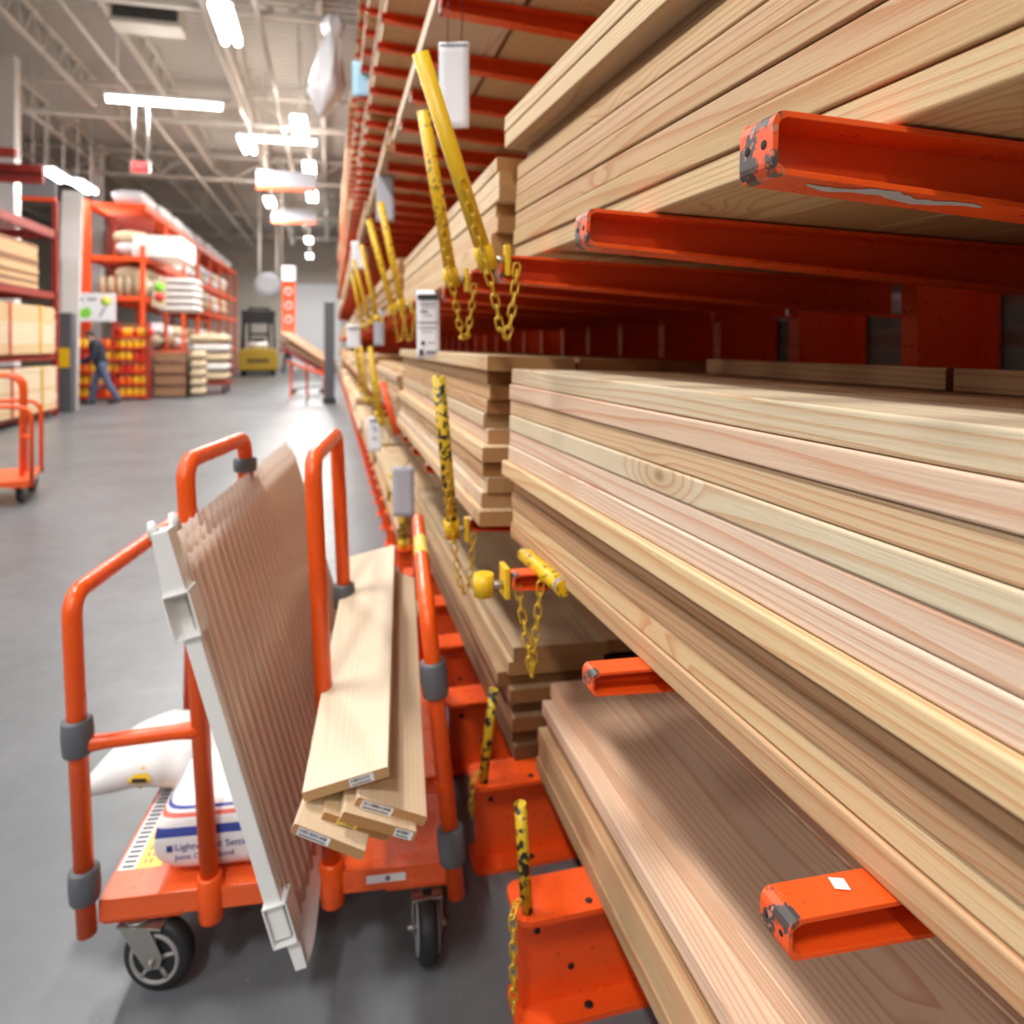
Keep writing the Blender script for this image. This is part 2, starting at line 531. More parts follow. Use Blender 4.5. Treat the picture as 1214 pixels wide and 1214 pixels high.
def arm_mesh(h0=0.055, h1=0.085, hw=0.025, t=0.006):
    mb = MB(); ln = 1.0; rc = min(0.012, h0 * .3)
    mb.box(0.012, ln, -hw, hw, -t, 0)
    def slab(x0, x1, y0, y1, za, zb, tt, mat=0):
        vs = [(x0, y0, za - tt), (x0, y1, za - tt), (x0, y0, za), (x0, y1, za), (x1, y0, zb - tt), (x1, y1, zb - tt), (x1, y0, zb), (x1, y1, zb)]
        mb.add(vs, [(0, 1, 3, 2), (4, 6, 7, 5), (0, 4, 5, 1), (2, 3, 7, 6), (0, 2, 6, 4), (1, 5, 7, 3)], mat)
    slab(0.012, ln, -hw, hw, -h0 + t, -h1 + t, t)
    vs = [(0.004, hw - t, -h0 + .001), (0.004, hw, -h0 + .001), (0.004, hw - t, -.001), (0.004, hw, -.001), (ln, hw - t, -h1 + .001), (ln, hw, -h1 + .001), (ln, hw - t, -.001), (ln, hw, -.001)]
    mb.add(vs, [(0, 1, 3, 2), (4, 6, 7, 5), (0, 4, 5, 1), (2, 3, 7, 6), (0, 2, 6, 4), (1, 5, 7, 3)])
    # rounded end plate
    prof = []
    outer = [(0.014, 0.0)] + [(rc - rc * math.sin(math.radians(q)), -rc + rc * math.cos(math.radians(q))) for q in (15, 35, 55, 75, 90)] + \
            [(rc - rc * math.cos(math.radians(q)), -h0 + rc - rc * math.sin(math.radians(q))) for q in (0, 20, 40, 60, 80)] + [(0.014, -h0)]
    inner = [(0.014, -h0 + t), (0.009, -h0 + t * 1.4), (t, -h0 + t * 2), (t, -t * 2), (0.009, -t * 1.4), (0.014, -t)]
    mb.prism(outer + inner, -hw, hw, lambda p, a: Vector((p[0], a, p[1])), 1, 1)
    for y in (-hw * .5, hw * .5):
        mb.lathe((-0.0006, y, -h0 / 2), (1, 0, 0), [(0, h0 * .08), (0.0016, h0 * .08)], 12, 2)
    return mb.mesh('arm', ['orange', 'tip', 'hole'])

def column_mesh():
    mb = MB(); H = 6.6
    mb.box(0, 0.012, -0.025, 0.025, 0, H)
    mb.box(0.012, 0.20, -0.005, 0.005, 0, H)
    mb.box(0.20, 0.212, -0.06, 0.06, 0, H)
    z = 0.12
    while z < 3.0:
        for y in (-0.010, 0.010):
            mb.lathe((-0.0006, y, z), (1, 0, 0), [(0, 0.0036), (0.001, 0.0036)], 8, 1)
        z += 0.085
    return mb.mesh('column', ['orange', 'hole'])

def base_mesh():
    mb = MB(); h, hw, ln, t = 0.23, 0.060, 1.0, 0.011
    def plate(z0, z1):
        o = [(0.028, -hw), (ln, -hw), (ln, hw), (0.028, hw)]
        o += [(0.028 - 0.028 * math.sin(math.radians(q)), hw - 0.028 + 0.028 * math.cos(math.radians(q))) for q in (30, 60, 90)]
        o += [(0.028 - 0.028 * math.cos(math.radians(q)), -hw + 0.028 - 0.028 * math.sin(math.radians(q))) for q in (0, 30, 60)]
        mb.prism(o, z0, z1, lambda p, a: Vector((p[0], p[1], a)))
    plate(h - t, h); plate(0, t)
    mb.box(0.012, ln, -0.006, 0.006, t, h - t)
    for (x, y, z, ax) in ((0.055, -0.0066, 0.165, (0, -1, 0)), (0.13, -0.0066, 0.075, (0, -1, 0))):
        mb.lathe((x, y, z), ax, [(0, 0.007), (0.001, 0.007)], 12, 1)
    mb.lathe((0.16, -0.035, h + 0.0002), (0, 0, 1), [(0, 0.008), (0.0008, 0.008)], 12, 1)
    mb.lathe((0.16, -0.035, t + 0.0002), (0, 0, 1), [(0, 0.010), (0.0008, 0.010)], 12, 1)
    return mb.mesh('base', ['orange', 'hole'])

ARM, COLUMN, BASE = arm_mesh(), column_mesh(), base_mesh()
ARM_LOW = arm_mesh(0.034, 0.060, 0.020, 0.0045)
COLX = 1.37
BAY0 = [-0.75] + [1.75 + 2.45 * i for i in range(14)]       # where each bay of lumber starts
NB = 13
ORD = ['first', 'second', 'third', 'fourth', 'fifth', 'sixth', 'seventh', 'eighth', 'ninth', 'tenth', 'eleventh', 'twelfth', 'thirteenth', 'fourteenth']
bays = {}
for k in range(0, 75):
    y = ky(k)
    b = max(i for i in range(len(BAY0)) if y > BAY0[i] - 0.05)
    if b <= NB: bays.setdefault(b, []).append(k)

bay_txt = ['orange cantilever rack beside the camera holding the large pale lumber stacks',
           'orange cantilever rack with tall yellow posts, next behind the large lumber stacks'] + \
          ['%s orange cantilever rack along the right side of the aisle' % ORD[i] for i in range(2, 14)]
rack_roots = {}
for b, ks in bays.items():
    y0 = ky(ks[0])
    t = thing('cantilever_rack', bay_txt[b], 'rack', (TIPX, y0, 0), 0, 'cantilever racks along the aisle')
    rack_roots[b] = t
    far = b >= 6
    big = MB() if far else None
    levels = ['mid', 'upper'] if b == 0 else list(LEV)[1:]
    for k in ks:
        dy = ky(k) - y0
        def put(name, me, x, z, a=0.0):
            if far:
                Mx = Matrix.LocRotScale(Vector((x, dy, z)), Euler((0, a, 0)), None)
                big.add([Mx @ v.co for v in me.vertices], [tuple(p.vertices) for p in me.polygons])
                return
            o = bpy.data.objects.new(name, me); COL.objects.link(o); o.parent = t
            o.location = (x, dy - (.026 if me is ARM_LOW and b == 0 else 0), z); o.rotation_euler = (0, a, 0)
            if me in (ARM, ARM_LOW) and b <= 2:
                md = o.modifiers.new('edge', 'BEVEL'); md.width = 0.0015; md.segments = 2; md.limit_method = 'ANGLE'; md.angle_limit = math.radians(50)
        put('column', COLUMN, COLX - TIPX, 0)
        put('base', BASE, 0.006, 0)
        for lv in levels:
            out = 0.0 if lv in ('mid', 'upper') else (-0.01 if lv == 'third' else -0.05)
            jx, jz = (-.022, -.014) if (k, lv) == (2, 'upper') else (0, 0)
            put('arm', ARM_LOW if lv == 'mid' else ARM, out + jx, LEV[lv] + jz, TILT)
    if far: big.build('frame', ['orange_far'], t)

q = Vector((TIPX + .068, ky(0) - .018, LEV['mid'] - .062 * math.tan(TILT) + .0008))
st = MB().add([q + Vector(p) for p in ((-.007, -.006, .0003), (.006, -.010, -.0003), (.009, .003, -.0003), (-.004, .007, .0002))], [(0, 1, 2, 3)], 0).wbuild('sticker', ['paper'], rack_roots[0])
st['label'] = 'small white square sticker'
rr = random.Random(4); top, bot = [], []
for i in range(25):
    x = .045 + i * .0078; zz = -.055 - .030 * (x - .012) / .988 - .0006
    w0 = .010 * math.sin(math.pi * i / 24) ** .5 + .002
    c0 = -.010 + .006 * math.sin(i * .5)
    for lst, sg in ((top, 1), (bot, -1)):
        p = Vector((x, c0 + sg * w0 * rr.uniform(.5, 1.0), zz))
        p = Matrix.Rotation(TILT, 3, 'Y') @ p
        lst.append(Vector((TIPX, ky(0), LEV['upper'])) + p)
st = MB().add(top + bot, [(i, i + 1, 26 + i, 25 + i) for i in range(24)], 0).wbuild('paint_smear', ['grey_card'], rack_roots[0])
st['label'] = 'pale grey smear of bare paint'

# ------------------------------------------------------------------ lumber
_bm = {}
def board_mesh(w, th, ln, clear=False):
    key = (round(w, 4), round(th, 4), round(ln, 3), clear)
    if key in _bm: return _bm[key]
    r = min(0.0035, th * 0.16); prof = []
    for (cx, cz, a0) in ((w / 2 - r, th / 2 - r, 0), (-w / 2 + r, th / 2 - r, 90), (-w / 2 + r, -th / 2 + r, 180), (w / 2 - r, -th / 2 + r, 270)):
        for q in (0, 30, 60, 90):
            a = math.radians(a0 + q); prof.append((cx + r * math.cos(a), cz + r * math.sin(a)))
    mb = MB().prism(prof, -ln / 2, ln / 2, lambda p, a: Vector((p[0], a, p[1])), 0, 1)
    _bm[key] = mb.mesh('board', ['wood_clear', 'wood_clear_end'] if clear else ['wood', 'wood_end'])
    return _bm[key]

def woodcol(c):
    r, g, b, _ = lin(*c); m = (r + g + b) / 3
    return tuple((m + (v - m) * .88) * .84 for v in (r, g, b)) + (1,)

def board(w, th, ln, loc, rot, col, label, group=None, name='lumber_board', clear=False):
    o = bpy.data.objects.new(name, board_mesh(w, th, ln, clear)); COL.objects.link(o)
    o.location = loc; o.rotation_euler = rot
    o.color = woodcol(col)
    return tag(o, label, 'lumber', group)

PALE, PINK, TAN, YEL, GRN, BRN = (238, 220, 194), (240, 212, 188), (216, 178, 134), (236, 204, 154), (228, 212, 180), (200, 160, 118)
def stackpos(xf, zf, y, X, Z, w, th):
    a = TILT; Xc, Zc = X + w / 2, Z + th / 2
    return Vector((xf + Xc * math.cos(a) + Zc * math.sin(a), y, zf - Xc * math.sin(a) + Zc * math.cos(a)))

def turn(p, pivot, yaw):
    if not yaw: return p
    return Vector(pivot) + Matrix.Rotation(yaw, 3, 'Z') @ (p - Vector(pivot))

def front(xf, zf, y0, y1, w, th, rows, where, group, gap=0.0012, yaw=0.0, top_yaw=None):
    """rows from the bottom up: (colour, x offset, start offset, end offset)"""
    n = len(rows); Z = 0.0
    for i, (col, dx, da, db) in enumerate(rows):
        ln = (y1 - db) - (y0 + da)
        j = n - 1 - i
        nm = 'topmost' if j == 0 else ('bottom' if i == 0 else ORD[j] + ' from top')
        yw = top_yaw if (top_yaw is not None and j == 0) else yaw
        board(w, th, ln, turn(stackpos(xf, zf, (y0 + da + y1 - db) / 2, dx, Z, w, th), (xf, y1, 0), yw),
              (0, TILT, yw + rnd.uniform(-0.0012, 0.0012)), col, '%s board at front, %s' % (nm, where), group)
        Z += th + gap
    return Z

def across(xf, zf, y0, y1, w, th, n, Z, cols, where, group, first=1, jitter=0.03, yaw=0.0):
    for c in range(first, n):
        a, b = rnd.uniform(0, jitter), rnd.uniform(0, jitter)
        board(w, th, (y1 - y0) - a - b, turn(stackpos(xf, zf, (y0 + y1 + a - b) / 2, c * (w + 0.003), Z, w, th), (xf, y1, 0), yaw), (0, TILT, yaw), cols[c % len(cols)],
              '%s board back from the aisle, %s' % (ORD[c], where), group)

# --- beside the camera, eye level: large pale stack
GM = 'boards of the pale stack beside the camera'
xf, zf = 0.409, 0.930
MY = math.radians(1.85)
rows = [(TAN, .016, 0, .0), (YEL, .020, 0, .004), (BRN, .018, 0, .002), ((196, 152, 108), .022, 0, .0), (YEL, -.008, 0, -.012), (PINK, .004, 0, .002),
        (PINK, .004, 0, .0), (GRN, .003, 0, .004), ((228, 196, 154), .006, 0, .0), (PINK, .002, 0, .003), (GRN, .004, 0, 0)]
TH = .0366
Z = front(xf, zf, -3.2, 1.68, 0.235, TH, rows, 'large pale stack beside the camera', GM, 0.0008, MY)
across(xf, zf, -3.2, 1.68, 0.235, TH, 3, Z - TH - .0008, [BRN, TAN, BRN], 'top layer of the large pale stack', GM, yaw=MY)
for i, (a, b) in enumerate(((-0.3, 0.92), (0.935, 1.66))):
    board(0.16, 0.038, b - a, turn(stackpos(xf, zf, (a + b) / 2, 0.53, Z + 0.0006, 0.16, 0.038), (xf, 1.68, 0), MY), (0, TILT, MY), BRN,
          ('loose board on the back of the large pale stack, nearer the camera', 'loose board on the back of the large pale stack, farther off')[i], GM)
# --- beside the camera, above eye level
GU = 'boards of the tan stack above eye level'
UY = math.radians(3.0)
xu, zu = 0.428, LEV['upper'] - 0.0005
rows = [((226, 196, 146), .0, 0, 0), ((214, 180, 128), .0, 0, .002), (TAN, .004, 0, 0), ((212, 176, 128), .0, 0, .004), (TAN, .002, 0, 0), ((218, 184, 134), .0, 0, .0), ((200, 162, 116), .020, 0, .012), ((234, 206, 158), -.026, 0, -.02), ((238, 214, 170), -.030, 0, -.022)]
Zu = front(xu, zu, -3.2, 1.66, 0.184, 0.0385, rows, 'large tan stack above eye level', GU, .0012, UY)
across(xu, zu, -3.2, 1.66, 0.184, 0.0385, 5, 0.0, [TAN, (206, 168, 118), (214, 178, 128)], 'underside of the large tan stack', GU, yaw=UY)
across(xu, zu, -3.2, 1.62, 0.184, 0.0385, 5, 6 * .0397, [TAN, BRN], 'unseen upper layer added to the large tan stack', GU, yaw=UY)  # unseen boards, added to block lamp light from the columns behind
# --- beside the camera, floor level
GL = 'boards of the low stack under the large pale stack'
xl, zl = 0.545, LEV['base'] + 0.002
rows = [((196, 166, 124), .0, 0, 0), ((206, 176, 132), .004, 0, .004), ((214, 178, 132), .002, 0, .0), ((198, 160, 116), .022, 0, .01), ((248, 216, 186), .010, 0, .01), ((250, 212, 178), .034, 0, -.0)]
Zl = front(xl, zl, -1.6, 1.87, 0.286, 0.038, rows, 'low stack under the large pale stack', GL, .0012, 0, math.radians(2.6))
across(xl + .034, zl, -1.6, 1.87, 0.286, 0.038, 3, Zl - .0392, [(248, 204, 166), (244, 198, 160)], 'top layer of the low stack', GL, yaw=math.radians(2.6))

# --- second bay
y0, y1 = 1.77, 4.15
G2 = 'boards of the second pale stack at eye level'
jit = [(-.04, .00), (-.03, .008), (-.022, .02), (-.02, .03), (-.035, .0), (-.03, .018), (-.02, .045), (0.0, .05), (0, .06), (0.0, .06), (0.0, .06), (-.10, .0)]
rows = [((236, 206, 160), -.018, .0, 0), (PALE, -.006, .04, 0), ((238, 216, 180), .004, .03, 0), ((206, 166, 116), -.004, .05, 0), ((240, 212, 166), -.012, .03, 0), (PINK, .016, .09, 0),
        (GRN, .010, .12, 0), (TAN, .012, .10, 0), ((224, 186, 136), .014, .08, 0), ((216, 178, 132), .012, .10, 0), ((240, 216, 172), -.012, -.30 + .3, 0)]
Z2 = front(0.385, LEV['mid'] + 0.003, y0, y1, 0.235, 0.0385, rows, 'jagged pale stack at the yellow post', G2)
across(0.385, LEV['mid'] + 0.003, y0, y1, 0.235, 0.0385, 4, Z2 - .0395, [BRN, TAN, BRN], 'top layer of the jagged pale stack', G2)
# ends of the rows behind
for i in (0, 2, 4, 6, 8):
    board(0.235, 0.0385, 2.3, stackpos(0.385, LEV['mid'] + 0.003, 2.98, 0.240, i * 0.0397, 0.235, 0.0385), (0, TILT, 0), (TAN, BRN, PALE)[i % 3],
          '%s board up in the second row of the jagged pale stack' % ORD[i], G2)
G3 = 'boards of the second stack above eye level'
rows = [(YEL, -.02, .0, 0), ((238, 212, 168), -.01, .03, 0), ((228, 192, 146), .0, .0, 0), ((236, 206, 158), .004, .05, 0), ((240, 216, 172), .0, .0, 0), ((238, 210, 164), .004, .02, 0), ((234, 206, 160), .0, .04, 0)]
Z3 = front(0.40, LEV['upper'] + 0.003, 1.72, 4.1, 0.286, 0.0385, rows, 'stack behind the two tall yellow posts', G3)
across(0.46, LEV['upper'] + 0.003, 1.68, 4.15, 0.286, 0.0385, 3, 0.0, [TAN, BRN], 'underside of the stack behind the tall yellow posts', G3)
across(0.46, LEV['upper'] + 0.003, 1.68, 4.15, 0.286, 0.0385, 3, 6 * .0397, [TAN, BRN], 'unseen layer added to the stack behind the tall yellow posts', G3)  # added out of view so the rear columns stay in shade
G4 = 'boards of the weathered low stack in the second rack'
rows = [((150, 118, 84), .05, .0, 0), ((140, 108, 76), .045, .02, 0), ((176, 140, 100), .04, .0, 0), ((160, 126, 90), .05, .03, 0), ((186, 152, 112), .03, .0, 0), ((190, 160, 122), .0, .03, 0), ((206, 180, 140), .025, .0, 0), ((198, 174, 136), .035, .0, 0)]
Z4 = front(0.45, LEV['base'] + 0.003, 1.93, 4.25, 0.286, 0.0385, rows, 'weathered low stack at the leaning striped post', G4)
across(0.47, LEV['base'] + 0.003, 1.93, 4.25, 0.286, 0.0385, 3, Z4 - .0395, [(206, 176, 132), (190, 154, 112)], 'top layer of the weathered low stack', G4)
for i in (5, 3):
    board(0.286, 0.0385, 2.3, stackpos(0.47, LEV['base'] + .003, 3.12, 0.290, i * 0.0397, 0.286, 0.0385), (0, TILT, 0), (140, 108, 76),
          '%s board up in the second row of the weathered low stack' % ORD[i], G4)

cols_far = [PALE, YEL, TAN, (240, 214, 170), PINK, (228, 192, 146), BRN]
SHELF = {'base': 'floor', 'mid': 'eye-level', 'upper': 'second', 'third': 'third', 'fourth': 'fourth', 'fifth': 'fifth', 'sixth': 'top'}
def farstack(b, lv, nrow, w, nacross, x, mb=None):
    y0 = BAY0[b] + rnd.uniform(0, .08); y1 = BAY0[b] + 2.38
    z = LEV[lv] + 0.003
    where = '%s shelf, %s rack down the aisle' % (SHELF[lv], ORD[b])
    grp = 'boards on the %s' % where
    if mb is None:
        rows = [(cols_far[rnd.randrange(7)], rnd.uniform(-.02, .02), rnd.uniform(0, .06), rnd.uniform(0, .05)) for _ in range(nrow)]
        Zt = front(x, z, y0, y1, w, 0.0385, rows, where, grp)
        if nacross > 1:
            across(x, z, y0, y1, w, 0.0385, nacross, 0 if z > EYE else Zt - .0397, cols_far, where, grp)
    else:
        for i in range(nrow):
            p = stackpos(x + rnd.uniform(-.02, .02), z, (y0 + y1) / 2, 0, i * .0397, w, .0385)
            mb.obox(p, (w, y1 - y0 - rnd.uniform(0, .1), .0385), Matrix.Rotation(TILT, 3, 'Y'), rnd.randrange(3))
        for c in range(1, nacross):
            p = stackpos(x, z, (y0 + y1) / 2, c * w, 0 if z > EYE else (nrow - 1) * .0397, w, .0385)
            mb.obox(p, (w - .004, y1 - y0, .0385), Matrix.Rotation(TILT, 3, 'Y'), rnd.randrange(3))
farstack(1, 'third', 4, .286, 3, 0.36); farstack(1, 'fourth', 4, .286, 3, 0.33)
for b in (2, 3):
    for lv, n in (('base', 6), ('mid', 9 if b == 3 else 8), ('upper', 8), ('third', 5), ('fourth', 5), ('fifth', 4)):
        farstack(b, lv, n, .286 if lv not in ('fourth', 'fifth') else .4, 3 if lv not in ('fourth', 'fifth') else 2, 0.39 if lv in ('base', 'mid', 'upper') else 0.33)
for lv, n in (('base', 5), ('mid', 8), ('upper', 8), ('third', 5), ('fourth', 5)):
    farstack(4, lv, n, .4, 1, .36)
mass = MB()
for lv in ('fifth', 'sixth'): farstack(4, lv, 5, .4, 2, .33, mass)
farstack(3, 'sixth', 5, .4, 2, .33, mass)
for b in range(5, NB + 1):
    for lv in ('base', 'mid', 'upper', 'third', 'fourth', 'fifth', 'sixth'):
        farstack(b, lv, rnd.randrange(5, 10), .4, 2, .37 if lv in ('base', 'mid', 'upper') else .30, mass)
M['far_wood_pale'] = plain('far_lumber_pale', lin(226, 206, 176), 0.6)
M['far_wood_tan'] = plain('far_lumber_tan', lin(206, 168, 124), 0.6)
M['far_wood_yellow'] = plain('far_lumber_yellow', lin(216, 186, 142), 0.6)
tag(mass.build('lumber', ['far_wood_pale', 'far_wood_tan', 'far_wood_yellow']), 'remaining stacked lumber on the racks far down the aisle', 'lumber', None, 'stuff')

# ------------------------------------------------------------------ yellow posts, chains and tags on the rack
def post(tip, lean, length, label, mat='yellow', chain=True, pipe_r=0.0165, group='yellow stop posts along the rack'):
    """a hinged pipe on an arm's end: bracket, socket, pipe, chain"""
    tip = Vector(tip)
    t = thing('stop_post', label, 'post', tip + Vector((-0.045, -0.02, -0.03)), 0, group)
    s = tip + Vector((-0.045, -0.02, -0.045)); d = Vector(lean).normalized()
    mb = MB().tube([s, s + d * 0.05], 0.0205, 16); mb.wbuild('socket', ['yellow_plain'], t)
    br = MB().box(tip.x - 0.014, tip.x - 0.003, tip.y - 0.034, tip.y - 0.012, tip.z - 0.058, tip.z + 0.006); br.wbuild('bracket', ['yellow_plain'], t, 0.002)
    bo = MB().tube([s + Vector((0.015, 0, .02)), (tip.x - 0.012, s.y, s.z + .02)], 0.008, 10)
    bo.lathe((tip.x - 0.003, tip.y - 0.02, tip.z - 0.03), (1, 0, 0), [(0, .008), (.004, .008)], 10)
    bo.wbuild('bolt', ['steel'], t)
    p = MB().tube([s + d * 0.01, s + d * length], pipe_r, 18)
    po = p.wbuild('pipe', [mat], t)
    if chain:
        e = s + d * length * 0.42 + Vector((0.0, -pipe_r - .004, 0))
        low = s + Vector((0.05, -0.02, -0.06))
        mid = s.lerp(low, .35) + Vector((-.012, -.03, -.02))
        pts = [e, s + d * 0.1 + Vector((-.008, -.028, 0)), s + Vector((.004, -.035, -.06)), s + Vector((.018, -.032, -.135)), s + Vector((.032, -.03, -.14)), s + Vector((.045, -.028, -.06)), s + Vector((.052, -.022, -.0))]
        chain_mb(pts).wbuild('chain', ['chain'], t)
    return t

def tip_of(k, lv): return Vector((TIPX, ky(k), LEV[lv]))
post(tip_of(2, 'upper'), at(500, 68, y=1.36) - (tip_of(2, 'upper') + Vector((-.045, -.02, -.045))), 0.435, 'tall plain yellow post leaning out beside the white hanging tag', 'yellow_plain')
post(tip_of(3, 'upper'), at(502, 132, y=1.82) - (tip_of(3, 'upper') + Vector((-.045, -.02, -.045))), 0.455, 'scuffed tall yellow post just behind the plain leaning one', 'yellow')
post(tip_of(3, 'mid'), at(520, 447, y=1.80) - (tip_of(3, 'mid') + Vector((-.045, -.02, -.045))), 0.44, 'yellow and black post standing before the jagged pale stack', 'yellow_black')
for (k, lv, lean, ln, lab) in ((6, 'upper', (-.20, .1, 1), .5, 'yellow post leaning at the fifth arm behind the two tall posts'),
                               (7, 'upper', (-.26, .1, 1), .5, 'yellow post leaning out one arm farther down the aisle'),
                               (10, 'upper', (-.2, .1, 1), .55, 'blurred yellow post above the third rack bay'),
                               (12, 'upper', (-.25, 0, 1), .55, 'blurred yellow post above the start of the fourth rack'),
                               (15, 'upper', (-.2, 0, 1), .55, 'small blurred yellow post far down the upper shelf'),
                               (9, 'mid', (-.15, 0, 1), .5, 'yellow post standing on the eye-level shelf of the third rack'),
                               (10, 'mid', (-.10, 0, 1), .5, 'yellow post just behind the one on the third rack'),
                               (13, 'mid', (-.12, 0, 1), .5, 'blurred yellow post on the eye-level shelf of the fourth rack'),
                               (16, 'mid', (-.12, 0, 1), .5, 'farthest yellow post on the eye-level shelf')):
    post(tip_of(k, lv), lean, ln, lab, 'yellow', k < 10)
for (k, lab) in ((6, 'short yellow chain post on the floor beam of the second rack'), (8, 'short yellow post on the floor beam at the third rack'), (10, 'short yellow post on a floor beam farther along the third rack')):
    p = post(Vector((TIPX + .08, ky(k), .274)), (0, 0, 1), .26, lab, 'yellow_black', False)
# orange leaning strut on the third rack
o = MB().tube([tip_of(7, 'mid') + Vector((-.03, 0, 0)), tip_of(7, 'mid') + Vector((-.10, .05, .27))], 0.016, 12)
tag(o.build('stop_post', ['orange'], None, tip_of(7, 'mid')), 'thin orange post leaning out over the eye-level arms', 'post')

# the pipe lying loose on an arm, with its empty bracket and chain
tp = tip_of(2, 'mid')
t = thing('stop_post', 'loose yellow pipe lying across an orange arm, hanging chain below', 'post', tp, 0, 'yellow stop posts along the rack')
s = tp + Vector((-0.055, -0.01, -0.05))
MB().tube([s, s + Vector((0, 0, .045))], .021, 16).wbuild('socket', ['yellow_plain'], t)
MB().box(tp.x - .014, tp.x - .003, tp.y - .03, tp.y + .022, tp.z - .056, tp.z + .008).wbuild('bracket', ['yellow_plain'], t, .002)
MB().tube([s + Vector((.018, 0, .02)), (tp.x - .012, s.y, s.z + .02)], .009, 10).wbuild('bolt', ['steel'], t)
pa, pb = at(668, 698, y=1.30), at(622, 657, y=1.50)
pp = MB().tube([pa, pb], .0165, 18)
pd = (pb - pa).normalized()
pp.tube([pa - (-pd) * .004, pa + pd * .014], .0170, 18, 1, caps=False)
pp.wbuild('pipe', ['yellow', 'grey_ink'], t)
lowpt = at(630, 800, y=1.38)
cm = chain_mb([pa.lerp(pb, .45) + Vector((-.012, -.012, -.016)), lowpt + Vector((.004, 0, .03)), lowpt])
chain_mb([tp + Vector((.012, -.03, -.03)), lowpt + Vector((-.006, 0, .05)), lowpt + Vector((0, 0, .01))], cm)
cm.wbuild('chain', ['chain'], t)

# short striped posts on the floor beams
def stub(a, b, label, chainlen=0.2):
    a, b = Vector(a), Vector(b)
    t = thing('stop_post', label, 'post', a, 0, 'short striped posts on the floor beams')
    MB().tube([a, b], .0125, 18).wbuild('pipe', ['yellow_black'], t)
    d = (b - a).normalized()
    c0 = a + d * .03 + Vector((-.016, -.006, 0))
    chain_mb([c0, c0 + Vector((-.022, -.03, .005)), a + Vector((-.040, -.045, -.02)), a + Vector((-.040, -.045, -chainlen))]).wbuild('chain', ['chain'], t)
by = ky(2); stub((0.392, by - .03, .231), (0.378, by - .03, .455), 'short striped yellow post upright on the nearest floor beam', .16)
by = ky(3); stub((0.395, by - .03, .231), (0.425, by - .02, .470), 'short striped post leaning on the second floor beam', .05)

def card(name, c, w, h, label, mat='paper', marks=(), rz=0.25, group=None, wire=None, tilt=0.0, part='printed_text'):
    """a hanging card: its back, printed marks, and the wire it hangs from"""
    t = thing(name, label, 'tag', c, 0, group)
    R = Matrix.Rotation(-YAW + rz * 0, 3, 'Z') @ Matrix.Rotation(tilt, 3, 'Y')
    nx, nz = 4, 10
    vs, fs = [], []
    for sgn in (0, 1):
        for i in range(nx + 1):
            for j in range(nz + 1):
                x = (i / nx - .5) * w; z = -j / nz * h
                yb = 0.014 * math.sin(1.7 * j / nz) * (h / .25) + .003 * math.cos(3 * i / nx)
                vs.append(Vector(c) + R @ Vector((x, yb + sgn * .0012, z)))
    o = (nx + 1) * (nz + 1)
    for i in range(nx):
        for j in range(nz):
            q = [i * (nz + 1) + j, (i + 1) * (nz + 1) + j, (i + 1) * (nz + 1) + j + 1, i * (nz + 1) + j + 1]
            fs += [tuple(q), tuple(k + o for k in q[::-1])]
    rim = [i * (nz + 1) for i in range(nx + 1)] + [nx * (nz + 1) + j for j in range(1, nz + 1)] + [i * (nz + 1) + nz for i in range(nx - 1, -1, -1)] + [j for j in range(nz - 1, 0, -1)]
    for a, b in zip(rim, rim[1:] + rim[:1]): fs.append((a, b, b + o, a + o))
    MB().add(vs, fs, 0, True).wbuild('card', [mat], t)
    if marks:
        mb = MB()
        for mk in marks:
            if mk[0] == 'bar':
                _, x0, x1, z0, z1, mi = mk
                zc = -(z0 + z1) / 2; j = -zc * 1
                yb = 0.014 * math.sin(1.7 * (z0 + z1) / 2) * (h / .25) + .003
                for sx in (0,):
                    pts = [Vector(c) + R @ Vector(((x - .5) * w, yb - .0040 - .003 + .003 * math.cos(3 * x), -z * h)) for x, z in ((x0, z0), (x1, z0), (x1, z1), (x0, z1))]
                    mb.add(pts, [(0, 1, 2, 3)], mi)
            else:
                _, body, x, z, size, mi = mk
                tm = text_mb(body, size, mi)
                yb = 0.014 * math.sin(1.7 * z) * (h / .25)
                for p in tm.v:
                    q = Vector(c) + R @ Vector(((x - .5) * w + p.x, yb - .003, -z * h + p.y)); p.x, p.y, p.z = q
                mb.v, base = mb.v + tm.v, len(mb.v)
                mb.f += [[k + base for k in f] for f in tm.f]; mb.m += tm.m; mb.s += tm.s
        mb.wbuild(part, ['ink', 'grey_ink', 'red_ink'], t)
    if wire: MB().tube([Vector(p) for p in wire], .0018, 6).wbuild('wire', ['dark_steel'], t)
    return t

c = at(538, 50, y=2.28)
tk = Vector((TIPX + .03, 2.31, 2.50))
card('hanging_tag', c, .098, .275, 'blank white tag hanging by a wire loop from the third shelf', 'paper',
     [('bar', .04, .96, .02, .055, 1)], wire=[c + Vector((-.02, .002, -.01)), tk + Vector((-.02, -.02, .01)), tk + Vector((.0, -.03, .04)), tk + Vector((.03, -.02, .0)), c + Vector((.024, .002, -.01))])
c = at(507, 344, y=2.70)
marks = [('bar', .06, .94, .06, .14, 0), ('bar', .1, .85, .19, .205, 1), ('bar', .2, .8, .24, .25, 1), ('bar', .15, .5, .30, .32, 0), ('bar', .3, .7, .36, .37, 1), ('bar', .05, .95, .46, .48, 1),
         ('bar', .08, .9, .54, .555, 1), ('bar', .2, .7, .60, .61, 1), ('bar', .2, .36, .74, .80, 0), ('bar', .5, .8, .76, .775, 1), ('bar', .12, .3, .86, .95, 0), ('bar', .4, .95, .88, .93, 1)]
